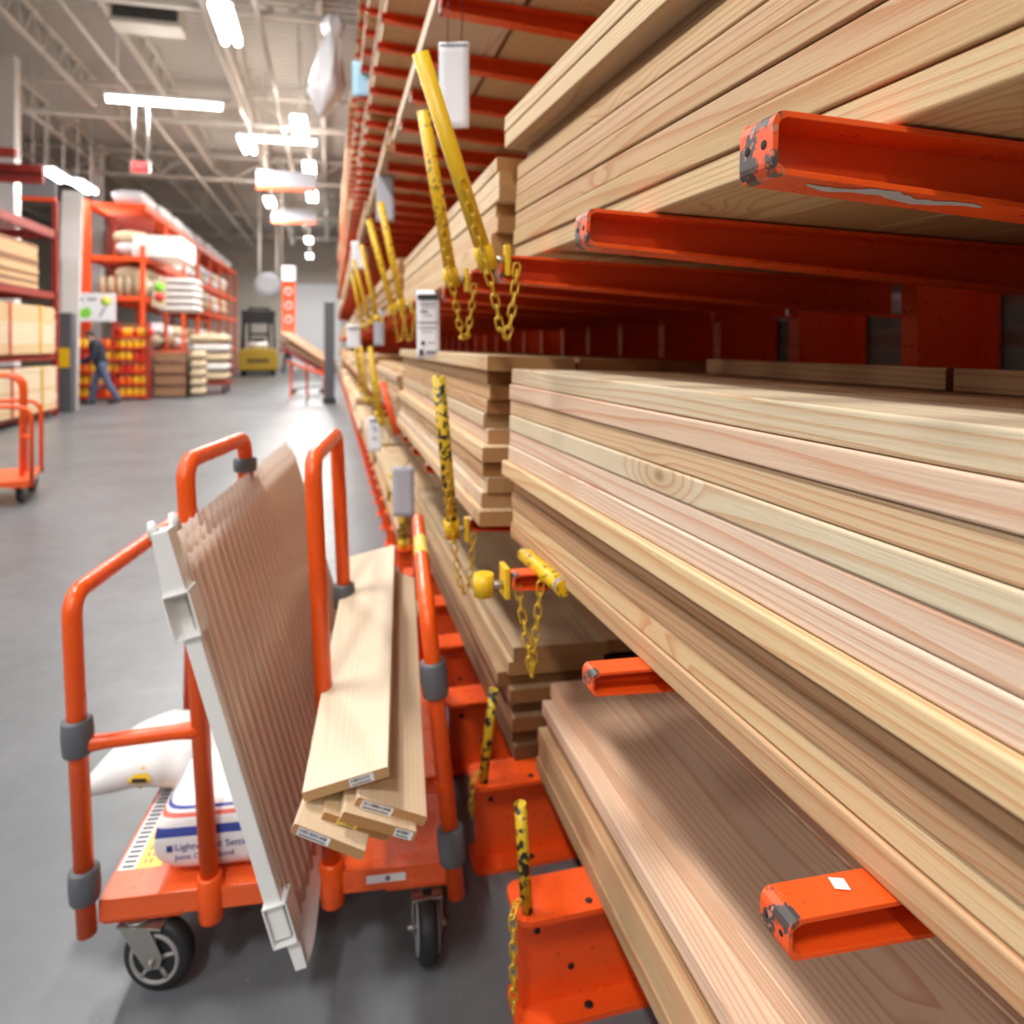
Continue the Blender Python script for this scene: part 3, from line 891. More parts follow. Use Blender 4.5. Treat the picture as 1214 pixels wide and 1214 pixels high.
card('price_sign', c, .088, .262, 'white price sign with black printing hanging above the jagged stack', 'paper', marks, wire=[c + Vector((0, .004, -.006)), (TIPX, ky(5) - .02, LEV['upper'] - .03)])
c = at(478, 553, y=3.30)
card('hanging_tag', c, .10, .235, 'plain grey tag hanging below the eye-level arms', 'grey_card', wire=[c + Vector((0, .004, -.004)), (TIPX + .01, ky(6), .89)])
c = at(444, 494, y=5.65)
card('price_sign', c, .10, .27, 'small white price card reading 9 on a low shelf', 'paper', [('text', '9', .30, .45, .085, 0), ('bar', .15, .85, .08, .16, 1), ('bar', .3, .7, .62, .66, 1)], wire=[c + Vector((0, .004, -.004)), (TIPX, ky(11), .89)])
c = at(456, 205, y=4.9)
card('hanging_tag', c, .125, .33, 'pale grey tag hanging under the third shelf', 'grey_card', wire=[c + Vector((0, .004, -.004)), (TIPX, ky(10), 2.5)])
c = at(426, 286, y=8.6)
card('hanging_tag', c, .20, .33, 'blurred white tag below the far third shelf', 'paper', wire=[c + Vector((0, .004, -.004)), (TIPX, ky(18), 2.5)])
c = at(449, 368, y=5.3)
card('hanging_tag', c, .08, .26, 'mauve grey tag under the arms behind the price sign', 'grey_card', wire=[c + Vector((0, .004, -.004)), (TIPX, ky(11), 1.56)])
c = at(419, 385, y=7.4)
card('price_sign', c, .14, .24, 'blurred white price card among the yellow posts', 'paper', [('bar', .1, .9, .1, .2, 1)], wire=[c + Vector((0, .004, -.004)), (TIPX, ky(15), 1.56)])
c = at(432, 72, y=7.9)
card('hanging_tag', c, .27, .38, 'light blue tag hanging high on the far shelves', 'pale_blue', wire=[c + Vector((0, .004, -.004)), (TIPX, ky(17), 4.6)])
# white wrapped bundle hanging from the top of the rack
c = at(397, 18, y=9.5)
t = thing('plastic_bag', 'white knotted plastic bag hanging high from the rack end', 'bag', c)
bg_ = MB().lathe(c, (-0.10, 0, -1), [(0, .05), (.04, .11), (.12, .145), (.2, .13), (.28, .09), (.36, .10), (.5, .13), (.7, .17), (.9, .20), (1.05, .19), (1.18, .12), (1.3, .06), (1.36, .02)], 28)
for q in bg_.v:
    d = q - c; a = math.atan2(d.y, d.x)
    f = 1 + .16 * math.sin(5 * a + 3 * d.z) + .10 * math.sin(9 * a - 7 * d.z) + .08 * math.sin(11 * d.z)
    q.x = c.x + d.z * .10 + (d.x - d.z * .10) * f - .10 * max(0, -d.z - .8); q.y = c.y + d.y * f
bg_.wbuild('bag', ['film'], t)
MB().tube([c + Vector((0, 0, .0)), c + Vector((.25, 0, .25))], .01, 8).wbuild('tie', ['film'], t)
# ------------------------------------------------------------------ the orange lumber cart
CY = math.radians(-5.5)
def make_cart(loc, rz, label, detail=True):
    """local frame: x across (width), y along (front edge at y = 0, away from the camera), z up; sizes in metres"""
    t = thing('lumber_cart', label, 'cart', loc, rz)
    W, LN, Z0, Z1 = 0.384, 0.95, 0.168, 0.216
    mb = MB()
    mb.box(-W, W, 0, LN, Z1 - .006, Z1)
    mb.box(-W, W, 0, .006, Z0, Z1); mb.box(-W, W, LN - .006, LN, Z0, Z1)
    mb.box(-W, -W + .006, 0, LN, Z0, Z1); mb.box(W - .006, W, 0, LN, Z0, Z1)
    d = mb.build('deck', ['deck_orange'], t, None, .003)
    for sx in (-1, 1):
        for yy in (0.012, LN - .172):
            b = MB().box(sx * .30 - .082, sx * .30 + .082, yy, yy + .16, Z0 - .014, Z0 + .002)
            b.build('caster_plate', ['cart_orange'], t, None, .002)
    return t, d, (W, LN, Z0, Z1)

def add_caster(t, x, y, ztop, yaw, r=.074):
    """fork, wheel and hub; yaw turns it"""
    R = Matrix.Translation((x, y, 0)) @ Matrix.Rotation(yaw, 4, 'Z')
    off = -0.045
    f = MB()
    f.lathe((0, 0, ztop - .004), (0, 0, 1), [(0, .03), (.008, .034)], 16)
    f.box(-.034, .034, off - .02, .034, ztop - .009, ztop - .003)
    for sx in (-1, 1):
        pr = [(-.040, ztop - .006), (.030, ztop - .006), (.012 + off, r - .016), (-.016 + off, r - .012), (-.024 + off, r + .012)]
        f.prism(pr, sx * .030, sx * .034, lambda p, a: Vector((a, p[0], p[1])))
    f.tube([(-.044, off, r), (.044, off, r)], .008, 10)
    fk = f.xform(R).build('caster', ['steel'], t, None, .0015)
    w = MB().lathe((-.021, off, r), (1, 0, 0), [(0, r - .014), (.003, r - .004), (.012, r), (.030, r), (.039, r - .004), (.042, r - .014)], 32)
    w.xform(R).build('wheel', ['rubber'], fk)
    h = MB()
    for sx in (-1, 1):
        h.ring((sx * .0215, off, r), (1, 0, 0), r - .024, .005, 28, 6)
        for q in range(5):
            a = q * 2 * math.pi / 5 + .3
            dd = Vector((0, math.cos(a), math.sin(a)))
            h.tube([Vector((sx * .021, off, r)) + dd * .012, Vector((sx * .021, off, r)) + dd * (r - .026)], .005, 6)
    h.lathe((-.025, off, r), (1, 0, 0), [(0, .014), (.05, .014)], 14)
    h.xform(R).build('hub', ['hub'], fk)
    return fk

cart0 = G(-.105, 1.798, 0)
cart, deck, (W, LN, Z0, Z1) = make_cart(cart0, CY, 'orange lumber cart in the aisle loaded with boards, sacks and ribbed plastic')
CM = world(cart)
for (u, v, a, ymin) in ((181, 1190, 78, .024), (507, 1159, 3, .004)):
    q = CM.inverted() @ at(u, v, z=0); q.y = max(q.y, ymin); a = math.radians(a)
    add_caster(cart, q.x - .045 * math.sin(a), q.y + .045 * math.cos(a), .152, a, .075)
add_caster(cart, -.30, .86, .150, math.radians(20)); add_caster(cart, .30, .86, .150, math.radians(0))

def hoop(pts, rad=.055, r=.0195):
    mb = MB().tube(arc([G(*p) for p in pts], rad), r, 16)
    return mb.wbuild('hoop', ['cart_orange'], cart)
def sleeve(h, p, q, r=.030, name='rubber_sleeve', mat='grey_rubber'):
    p, q = G(*p), G(*q); d = q - p
    mb = MB().lathe(p, d, [(0, r - .002), (.004, r), (d.length * .5, r + .0015), (d.length - .004, r), (d.length, r - .002)], 20)
    return mb.wbuild(name, [mat], h)
A0, A1, A2, A3 = (-.547, 1.838, .165), (-.580, 1.838, .950), (-.470, 2.72, .950), (-.485, 2.72, .20)
hA = hoop([A0, A1, A2, A3])
def on(p, q, z):
    p, q = Vector(p), Vector(q); s = (z - p.z) / (q.z - p.z); return p.lerp(q, s)
sleeve(hA, on(A0, A1, .245), on(A0, A1, .318)); sleeve(hA, on(A0, A1, .585), on(A0, A1, .665))
B0, B1, B2, B3 = (-.275, 1.826, .15), (-.336, 1.826, 1.250), (-.248, 2.26, 1.250), (-.250, 2.26, .22)
hB = hoop([B0, B1, B2, B3])
sleeve(hB, on(B0, B1, .155), on(B0, B1, .262), .0265, 'socket', 'cart_orange'); sleeve(hB, on(B2, B3, 1.15), on(B2, B3, 1.19))
C0, C1, C2, C3 = (.006, 1.80, .157), (-.043, 1.80, 1.250), (.018, 2.30, 1.250), (.066, 2.30, .22)
hC = hoop([C0, C1, C2, C3])
sleeve(hC, on(C0, C1, .157), on(C0, C1, .262), .0265, 'socket', 'cart_orange'); sleeve(hC, on(C2, C3, .70), on(C2, C3, .775))
D0, D1, D2, D3 = (.303, 1.745, .16), (.232, 1.77, .880), (.322, 2.72, .880), (.335, 2.72, .22)
hD = hoop([D0, D1, D2, D3], .09)
sleeve(hD, on(D0, D1, .245), on(D0, D1, .330)); sleeve(hD, on(D0, D1, .655), on(D0, D1, .74))
mb = MB().box(0, 0, 0, 0, 0, 0) if False else MB()
a, b = G(*D1), G(*D2)
mb.tube([a.lerp(b, .42), a.lerp(b, .62)], .0202, 16); mb.wbuild('reflective_tape', ['yellow_ink'], hD)
# flattened cross tubes
def cross(p, q, ri=.0165):
    p, q = G(*p), G(*q); n = 9
    mb = MB(); pts = [p.lerp(q, i / n) for i in range(n + 1)]
    mb.tube(pts, [ri * (1.25 if i in (0, n) else (1.08 if i in (1, n - 1) else .95)) for i in range(n + 1)], 14)
    mb.wbuild('cross_tube', ['cart_orange'], cart)
cross(on(A0, A1, .605), on(B0, B1, .612))
cross(on(C0, C1, .435), on(D0, D1, .435))
cross(on(C3, C2, .47), on(D0, D1, .47) + Vector((.07, .53, 0)))
# deck stickers: ruler strip, yellow strip, white label
CMi = CM.inverted()
mb = MB(); zt = Z1 + .0006
mb.add([(-W + .006, .085, zt), (-W + .042, .085, zt), (-W + .042, .52, zt), (-W + .006, .52, zt)], [(0, 1, 2, 3)], 0)
mb.add([(-W + .042, .085, zt), (-W + .098, .085, zt), (-W + .098, .50, zt), (-W + .042, .50, zt)], [(0, 1, 2, 3)], 1)
for i in range(26):
    y = .09 + i * .0163
    mb.add([(-W + .012, y, zt + .0004), (-W + .038, y, zt + .0004), (-W + .038, y + .008, zt + .0004), (-W + .012, y + .008, zt + .0004)], [(0, 1, 2, 3)], 2)
for i in range(18):
    y = .10 + i * .021
    for x in (.056, .068):
        mb.add([(-W + x, y, zt + .0004), (-W + x + .004, y, zt + .0004), (-W + x + .004, y + .014, zt + .0004), (-W + x, y + .014, zt + .0004)], [(0, 1, 2, 3)], 3)
st = mb.build('ruler_sticker', ['paper', 'yellow_ink', 'ink', 'red_ink'], deck); st['label'] = 'white and yellow ruler sticker'
mb = MB()
mb.add([(.175, -.0008, .186), (.262, -.0008, .186), (.262, -.0008, .204), (.175, -.0008, .204)], [(0, 1, 2, 3)], 0)
mb.lathe((.222, -.0008, .195), (0, -1, 0), [(0, .006), (.0006, .006)], 12, 1)
st = mb.build('deck_label', ['paper', 'grey_ink'], deck); st['label'] = 'white sticker with a round grey mark'

# ------------------------------------------------------------------ boards on the cart
K = 0.93 * S
def camscale(p):          # old-frame point brought along its sight line into metres
    p = Vector(p); e = Vector((0, 0, 1.53))
    q = e + (p - e) * .93
    return q * S
def load_board(nearL, nearR, farC, th, label, col, tag_pos=None, tag_mat=0, extra=None, up=1):
    nl, nr, fc = camscale(nearL), camscale(nearR), camscale(farC)
    wv = nr - nl; w = wv.length; lv = fc - (nl + nr) / 2; ln = lv.length
    Y = lv.normalized(); X = (wv - Y * wv.dot(Y)).normalized(); Zv = X.cross(Y)
    R = Matrix((X, Y, Zv)).transposed()
    c = (nl + nr) / 2 + Y * ln / 2 - Zv * th / 2
    o = board(w, th, ln, c, R.to_euler(), col, label, 'boards on the orange cart', clear=True)
    o.color = lin(*[min(255, int(v * .93)) for v in col])
    if tag_pos:
        a, b = tag_pos
        mb = MB(); yy = -ln / 2 - .0006
        mb.add([(a * w, yy, -th * .42), (b * w, yy, -th * .42), (b * w, yy, th * .40), (a * w, yy, th * .40)], [(0, 1, 2, 3)], 0)
        rr = random.Random(label); x = a * w + .003
        while x < b * w - .006:
            q = rr.choice((.0008, .0014, .002)); hi = th * .30
            lo = -th * .02
            mb.add([(x, yy - .0004, lo), (x + q, yy - .0004, lo), (x + q, yy - .0004, hi), (x, yy - .0004, hi)], [(0, 1, 2, 3)], 1)
            x += q + rr.choice((.0008, .0012, .002))
        mb.add([(a * w + .003, yy - .0004, -th * .3), (b * w - .006, yy - .0004, -th * .3), (b * w - .006, yy - .0004, -th * .18), (a * w + .003, yy - .0004, -th * .18)], [(0, 1, 2, 3)], 1)
        s = mb.build('barcode_label', ['paper' if not tag_mat else 'yellow_ink', 'ink'], o); s['label'] = 'white barcode label' if not tag_mat else 'yellow barcode label'
    return o
CRM = (244, 228, 202)
load_board((-.060, 1.55, .583), (.119, 1.55, .627), (.150, 2.78, .735), .0195, 'wide pale board lying on top of the cart load, tilted to the left', CRM, (.04, .32))
d = Vector((.922, 0, -.387)); n = Vector((.387, 0, .922)); o2 = Vector((.055, 1.53, .574))
far = Vector((.128, 1.18, .13))
def lb(s, off, w, y, yawadd, label, col, tp, tm=0, ln=1.0):
    a = o2 + d * s + n * off; a.y = y; b = a + d * w
    f = far.copy() * ln; f.x += yawadd
    load_board(a, b, (a + b) / 2 + f, .0195, label, col, tp, tm)
lb(0, 0, .160, 1.53, -.02, 'upper board at the right of the cart load, under the wide tilted one', (242, 220, 188), (-.42, .02))
lb(-.022, -.0235, .165, 1.51, -.02, 'second board at the right of the cart load, just below the upper one', (238, 212, 178), (.22, .46))
lb(-.055, -.0470, .150, 1.53, .02, 'board with a yellow label, sandwiched in the cart load', (226, 200, 160), (-.28, .02), 1, .97)
lb(-.110, -.0705, .158, 1.50, .13, 'lowest board of the cart load, poking out at lower left', (242, 218, 184), (-.42, .02), 0, .9)

# ------------------------------------------------------------------ bundle of ribbed plastic sheets
nb, ntp, fb, ft = G(-.084, 1.60, .242), G(-.333, 1.60, 1.147), G(.110, 2.76, .242), G(-.135, 2.76, 1.147)
PL = thing('plastic_panel_bundle', 'bundle of clear ribbed plastic sheets leaning on the cart hoops', 'panel', nb)
U = (ntp - nb); H = U.length; U.normalize(); V = (fb - nb); LV = V.length; V = (V - U * V.dot(U)).normalized(); Wn = V.cross(U).normalized()
if Wn.x < 0: Wn = -Wn
def pp(a, h, o): return nb + V * a + U * h + Wn * o
rr = random.Random(5)
for k in range(3):
    nx, nz = 150, 22
    vs = []
    for i in range(nx + 1):
        a = .012 + (LV - .02) * i / nx
        jag = .014 * abs(math.sin(math.pi * a / .040)) - k * .004
        for j in range(nz + 1):
            h = .012 + (H - .035 - k * .02 + jag * .5) * j / nz
            bulge = .012 * math.sin(3 * a + k) * (h / H) * (1 if k == 2 else .3)
            vs.append(pp(a, h, -.008 + k * .011 + .0034 * math.sin(2 * math.pi * a / .040 + .2 * k) + bulge * .6))
    fs = [(i * (nz + 1) + j, (i + 1) * (nz + 1) + j, (i + 1) * (nz + 1) + j + 1, i * (nz + 1) + j + 1) for i in range(nx) for j in range(nz)]
    so = MB().add(vs, fs, 0, True).wbuild('ribbed_sheet', ['sheet'], PL)
    md = so.modifiers.new('thick', 'SOLIDIFY'); md.thickness = .0012
# white end channel with two hollow box sleeves
mb = MB()
def rail(h0, h1, w0, w1, dep):
    n = 8
    for i in range(n):
        a, b = h0 + (h1 - h0) * i / n, h0 + (h1 - h0) * (i + 1) / n
        def wd(h): return w0 + (w1 - w0) * (h - h0) / (h1 - h0)
        pts = []
        for h in (a, b):
            for (aa, oo) in ((-.012, -wd(h)), (-.012, .010), (dep, .010), (dep, -wd(h))): pts.append(pp(aa, h, oo))
        mb.add(pts, [(0, 1, 5, 4), (1, 2, 6, 5), (2, 3, 7, 6), (3, 0, 4, 7)] + ([(0, 3, 2, 1)] if i == 0 else []) + ([(4, 5, 6, 7)] if i == n - 1 else []))
rail(.02, H * .76, .022, .020, .012)
rail(H * .85, H, .034, .022, .028)
mb.wbuild('end_channel', ['white'], PL, .002)
def sleevebox(h0, h1, o0, o1, nm):
    mb = MB(); t = .003
    for (ha, hb, oa, ob) in ((h0, h1, o0, o0 + t), (h0, h1, o1 - t, o1), (h0, h0 + t, o0, o1), (h1 - t, h1, o0, o1)):
        pts = [pp(a, h, o) for a in (-.020, .030) for h in (ha, hb) for o in (oa, ob)]
        mb.add(pts, [(0, 1, 3, 2), (4, 6, 7, 5), (0, 4, 5, 1), (2, 3, 7, 6), (0, 2, 6, 4), (1, 5, 7, 3)])
    pts = [pp(.022, h, o) for h in (h0 + t, h1 - t) for o in (o0 + t, o1 - t)]
    mb.add(pts, [(0, 1, 3, 2)])
    mb.wbuild('hollow_sleeve', ['white'], PL)
sleevebox(H * .755, H * .860, -.034, .018, 'upper'); sleevebox(.01, .095, -.026, .022, 'lower')
mb = MB()
pts = [pp(a, h, o) for a in (-.010, .004) for (h, o) in ((.012, -.004), (.012, .022), (-.052, .020), (-.052, -.002))]
mb.add(pts, [(0, 1, 2, 3), (7, 6, 5, 4), (0, 4, 5, 1), (1, 5, 6, 2), (2, 6, 7, 3), (3, 7, 4, 0)])
mb.wbuild('end_tail', ['white'], PL)
for i, a in enumerate((.0, .03)):
    c = pp(a, H - .004, -.020 + .028 * i)
    mb = MB().lathe(c, U, [(-.01, .011), (.010, .011), (.026, .006)], 4)
    mb.wbuild('end_nub', ['white'], PL)
# loose film hanging below the sheets at the near corner
vs, nn = [], 14
for i in range(nn + 1):
    a = .01 + .34 * i / nn
    for j in range(6):
        s = j / 5; dr = -.055 * math.exp(-((a - .03) / .12) ** 2) - .012
        vs.append(pp(a, .03 * (1 - s) + dr * s, .012 + .012 * math.sin(9 * a) * s))
so = MB().add(vs, [(i * 6 + j, (i + 1) * 6 + j, (i + 1) * 6 + j + 1, i * 6 + j + 1) for i in range(nn) for j in range(5)], 0, True).wbuild('loose_film', ['sheet'], PL)

# ------------------------------------------------------------------ sacks on the cart
c1 = CM @ Vector((-.135, .165, Z1 + .082))
b1 = thing('compound_sack', 'white sack with blue bands lying at the front of the cart', 'sack', c1, CY)
lx, ly, lz = .30, .27, .180
p, e = 4.5, .30
pm = pillow_mb(lx, ly, lz, 26, 22, p, e, 0, .012, 3)
pm.build('sack', ['bag1'], b1)
def on_bag(x, z, out=.0022):
    hx = (max(1e-4, 1 - abs(x / (lx / 2)) ** p)) ** e
    q = min(1, abs(z) / (lz / 2 * .9 * hx)); y = (max(0, 1 - q ** (1 / e))) ** (1 / p)
    return Vector((x, -y * ly / 2 - out, z))
mb = MB()
for (body, size, x0, z0) in (('Lightweight Setting', .0215, -.105, -.012), ('Joint Compound', .0185, -.105, -.034)):
    tm = text_mb(body, size, 0)
    tm.v = [on_bag(x0 + q.x, z0 + q.y) for q in tm.v]
    n0 = len(mb.v); mb.v += tm.v; mb.f += [[k + n0 for k in f] for f in tm.f]; mb.m += [0] * len(tm.f); mb.s += tm.s
for xx in (-.122,):
    vs = [on_bag(x, z, .002) for x, z in ((xx, -.014), (xx + .012, -.014), (xx + .012, 0), (xx, 0))]; mb.add(vs, [(0, 1, 2, 3)], 0)
mb.build('printed_text', ['blue_ink'], b1)
c2 = CM @ Vector((-.33, .47, Z1 + .030))
b2 = thing('sack', 'white sack with a yellow diamond mark hanging over the cart edge', 'sack', c2, CY - .12)
pm = pillow_mb(.46, .30, .115, 22, 16, 3.2, .42, 0, .05, 9)
for q in pm.v: q.z += -.06 * max(0, -q.x - .1) / .13 * .6 + .03
pm.build('sack', ['sack'], b2)
def on_b2(x, z, out=.004):
    hx = (max(1e-4, 1 - abs(x / .23) ** 3.2)) ** .42
    q = min(.98, abs(z) / (.0575 * .9 * hx)); y = (max(0, 1 - q ** (1 / .42))) ** (1 / 3.2)
    return Vector((x, -y * .15 - out, z + .03 - .06 * max(0, -x - .1) / .13 * .6))
mb = MB()
dm = [(-.10, -.002), (-.062, .030), (-.035, 0), (-.072, -.034)]
mb.add([on_b2(*q) for q in dm], [(0, 1, 2, 3)], 0)
mb.add([on_b2(*q, .005) for q in ((-.085, -.004), (-.048, -.004), (-.048, .006), (-.085, .006))], [(0, 1, 2, 3)], 1)
mb.build('diamond_mark', ['yellow_plain', 'ink'], b2)
c3 = CM @ Vector((-.10, .62, Z1 + .23))
b3 = thing('sack', 'white sack lying on the others at the middle of the cart', 'sack', c3, CY + .3)
pillow_mb(.36, .34, .12, 20, 16, 3.6, .4, 0, .05, 21).build('sack', ['sack'], b3)
c4 = CM @ Vector((-.07, .60, Z1 + .09))
b4 = thing('sack', 'brownish white sack lowest at the middle of the cart deck', 'sack', c4, CY)
pillow_mb(.26, .34, .17, 20, 16, 4, .35, 0, .04, 25).build('sack', ['tan_sack'], b4)

# ------------------------------------------------------------------ second cart, far left of the aisle
P2 = at(23, 597, z=0); RZ2 = math.radians(104)
R2 = Matrix.Rotation(RZ2, 3, 'Z')
cart2, deck2, _ = make_cart(P2 - R2 @ Vector((-.275, .10, 0)), RZ2, 'orange lumber cart standing far off in front of the strapped lumber')
add_caster(cart2, -.275, .10, .150, math.radians(70)); add_caster(cart2, .29, .08, .150, math.radians(70))
add_caster(cart2, .30, .86, .150, math.radians(20)); add_caster(cart2, -.30, .86, .150, math.radians(0))
for (x, h, ya, y1) in ((-.385, .86, .0, .9), (-.13, 1.12, .10, .6), (.13, 1.12, .10, .6), (.385, .86, .0, .9)):
    MB().tube(arc([(x, ya, .16), (x, ya, h), (x, y1, h), (x, y1, .17)], .14), .0195, 12).build('hoop', ['cart_orange'], cart2)
MB().tube([(-.385, .0, .58), (-.13, .10, .58)], .017, 10).build('cross_tube', ['cart_orange'], cart2)
cb = cart2.matrix_basis if False else world(cart2)
b = thing('sack', 'white sack with green print lying on the far orange cart', 'sack', cb @ Vector((-.20, .56, Z1 + .07)), RZ2 + math.pi / 2)
bo = pillow_mb(.40, .30, .14, 16, 12, 4, .35, 0, .03, 31).build('sack', ['sack'], b)
MB().box(-.02, .10, -.152, -.148, -.03, 0).build('green_print', ['green_ink'], bo)
# ------------------------------------------------------------------ the hall
CEIL = 8.0
def structure(o): o['kind'] = 'structure'; return o
structure(MB().box(-26, 2.2, -9, 44, -.2, 0).build('floor', ['concrete']))
cl = MB().box(-26, 2.2, -9, 44, CEIL, CEIL + .2)
for i in range(150): cl.box(-26, 2.2, 8 + i * .24, 8 + i * .24 + .11, CEIL - .07, CEIL + .01)
structure(cl.build('ceiling', ['deckmetal']))
structure(MB().box(-26, 2.2, 44, 44.3, 0, CEIL).build('wall_back', ['wall']))
structure(MB().box(1.60, 1.9, -9, 44, 0, CEIL).build('wall_right', ['wallmetal']))
structure(MB().box(-26.3, -26, -9, 44, 0, CEIL).build('wall_left', ['wall']))
p0, p1 = at(344, 336, y=43.9), at(392, 336, y=43.9)
structure(MB().box(p0.x, p1.x + .6, 43.86, 43.98, 0, p0.z).build('door_1', ['bright']))
def truss(a, b, depth, step, n, name, w=.07):
    a, b = Vector(a), Vector(b); up = Vector((0, 0, depth))
    mb = MB(); mb.beam(a, b, w * 1.6, w); mb.beam(a + up, b + up, w * 1.6, w)
    ln = (b - a).length; d = (b - a).normalized(); k = int(ln / step)
    for i in range(k):
        p, q = a + d * (i * step), a + d * ((i + 1) * step)
        if i % 2 == 0: mb.beam(p, q + up, w * .55, w * .55)
        else: mb.beam(p + up, q, w * .55, w * .55)
    return structure(mb.build(name, ['truss'], None, a))
for y in (12.4, 18.8, 25.2, 31.6, 38.0):
    truss((-20, y, 6.85), (1.58, y, 6.85), .75, 1.2, 0, 'roof_truss', .09)
for i, x in enumerate((-14.6, -12.8, -11.0, -9.2, -7.4, -5.6, -3.8, -2.0, -.2, 1.2)):
    truss((x, 8.5, 7.25), (x, 43.5, 7.25), .62, .42, 0, 'roof_joist', .06)
def col(u, depth_y, w, name='pillar'):
    p = at(u, 300, y=depth_y)
    return structure(MB().box(p.x - w / 2, p.x + w / 2, p.y - w / 2, p.y + w / 2, 0, CEIL).build(name, ['white'], None, (p.x, p.y, 0)))
col(11, 18.5, .33); col(116, 26, .30)
mb = MB()
for (u, v, y) in ((312, 60, 13), (240, 60, 12), (60, 25, 12)):
    p = at(u, v, y=y); mb.tube([(p.x, 9, 6.7), (p.x, 43, 6.7)], .05, 8)
structure(mb.build('ceiling_pipe', ['truss']))
vp = at(172, 16, y=13)
t = thing('ceiling_vent', 'dark louvred vent box under the roof trusses', 'vent', vp)
MB().box(vp.x - .55, vp.x + .55, vp.y, vp.y + .5, vp.z - .17, vp.z + .22).wbuild('housing', ['truss'], t)
mb = MB()
for i in range(6): mb.box(vp.x - .50, vp.x + .50, vp.y - .02, vp.y + .01, vp.z - .09 + i * .045, vp.z - .06 + i * .045)
mb.wbuild('louvre', ['black'], t)

# ------------------------------------------------------------------ lamps
def lamp(c, along, label, power, ln=1.25, w=.30, cat='light', hang=True):
    """strip fitting: housing, lit tubes, two hanger wires, and the light it sheds, plus an uplight added on far ones"""
    c = Vector(c)
    t = thing('ceiling_light', label, cat, c, 0, 'ceiling lights')
    lx, ly = (w, ln) if along else (ln, w)
    MB().box(c.x - lx / 2, c.x + lx / 2, c.y - ly / 2, c.y + ly / 2, c.z + .05, c.z + .11).wbuild('housing', ['white'], t)
    mb = MB()
    for s in ((-.3, .3) if w > .2 else (0,)):
        o = Vector((s * w, 0, 0)) if along else Vector((0, s * w, 0))
        d = Vector((0, ln * .48, 0)) if along else Vector((ln * .48, 0, 0))
        mb.tube([c + o - d, c + o + d], .055, 10)
    mb.wbuild('lit_tube', ['tube'], t)
    if hang:
        d = Vector((0, ln * .4, 0)) if along else Vector((ln * .4, 0, 0))
        for s in (-1, 1): MB().tube([c + d * s + Vector((0, 0, .1)), c + d * s + Vector((0, 0, CEIL - c.z))], .012, 5).wbuild('hanger', ['truss'], t)
    la = bpy.data.lights.new('lamp', 'AREA'); la.shape = 'RECTANGLE'; la.size = lx; la.size_y = ly; la.energy = power; la.color = (1.0, .985, .955)
    lo = bpy.data.objects.new('lamp', la); COL.objects.link(lo); lo.location = (c.x, c.y, c.z - .07)
    if c.y > 9:
        lp = bpy.data.lights.new('lamp', 'POINT'); lp.energy = power * .16; lp.shadow_soft_size = .12; lp.color = (1.0, .98, .95)  # extra point light over far fittings, added to brighten the ceiling
        lo = bpy.data.objects.new('lamp', lp); COL.objects.link(lo); lo.location = (c.x, c.y, c.z + .28)
    return t
LP = 190
ZL = 5.95
vis = [(268, 30, 1), (293, 172, 1), (320, 240, 1), (355, 150, 1), (367, 203, 1), (370, 233, 1), (366, 285, 1), (367, 304, 1)]
nm = ['nearest lengthwise ceiling light, high at the top of the aisle', 'ceiling light hanging beyond the long crosswise tube', 'ceiling light over the hanging grey aisle sign', 'ceiling light near the rack, nearest of its row',
      'second ceiling light of the row near the rack', 'third ceiling light of the row near the rack', 'fourth ceiling light of the row near the rack', 'fifth and farthest ceiling light of the row near the rack']
for (u, v, al), lab in zip(vis, nm):
    q = at(u, v, z=ZL); lamp(q, True, lab, LP * .9 * (1 + max(0, q.y - 14) / 14))
pa, pb = at(124, 118, y=13.6), at(265, 126, y=13.6)
lamp(((pa.x + pb.x) / 2, 13.6, (pa.z + pb.z) / 2), False, 'long crosswise ceiling tube light above the exit sign', LP, (pb - pa).length, .12)
pc = (Vector((pa.x, 13.6, 0)) + Vector((pb.x, 13.6, 0))) / 2
p = at(338, 167, y=18.2); lamp(p, False, 'faint crosswise ceiling tube light beside the rack row', LP, 1.5, .1)
p = at(66, 208, z=ZL - .5); lamp(p, True, 'bright ceiling light above the strapped lumber at far left', LP * .35)
p = at(100, 222, z=ZL - .5); lamp(p, True, 'small ceiling light above the orange pallet rack end', LP * .35)
# the same rows carried on over the near part of the aisle
for x in (-1.7, -5.6, -9.5):
    for y in (-6.5, -2.0, 2.5, 7.0):
        lamp((x, y, ZL), True, 'ceiling light of the rows over the near end of the aisle', LP * (1.2 if x > -2 else .68))

# exit sign on two rods
e0 = at(155, 191, y=13.5); e1 = at(178, 206, y=13.5)
t = thing('exit_sign', 'red lit exit sign hanging on two rods below the long tube light', 'sign', (e0 + e1) / 2)
MB().box(e0.x, e1.x, 13.46, 13.56, e1.z, e0.z).wbuild('housing', ['white'], t)
MB().box(e0.x + .01, e1.x - .01, 13.452, 13.459, e1.z + .01, e0.z - .01).wbuild('lit_face', ['exit'], t)
tm = text_mb('EXIT', .15, 0, 'CENTER'); cx = (e0.x + e1.x) / 2
tm.v = [Vector((cx + q.x, 13.448, e1.z + .07 + q.y)) for q in tm.v]; tm.wbuild('lettering', ['paper'], t)
MB().tube([(e0.x + .04, 13.5, e0.z), (e0.x + .04, 13.55, pa.z)], .012, 6).wbuild('rod', ['truss'], t)
MB().tube([(e1.x - .04, 13.5, e0.z), (e1.x - .04, 13.55, pa.z)], .012, 6).wbuild('rod', ['truss'], t)

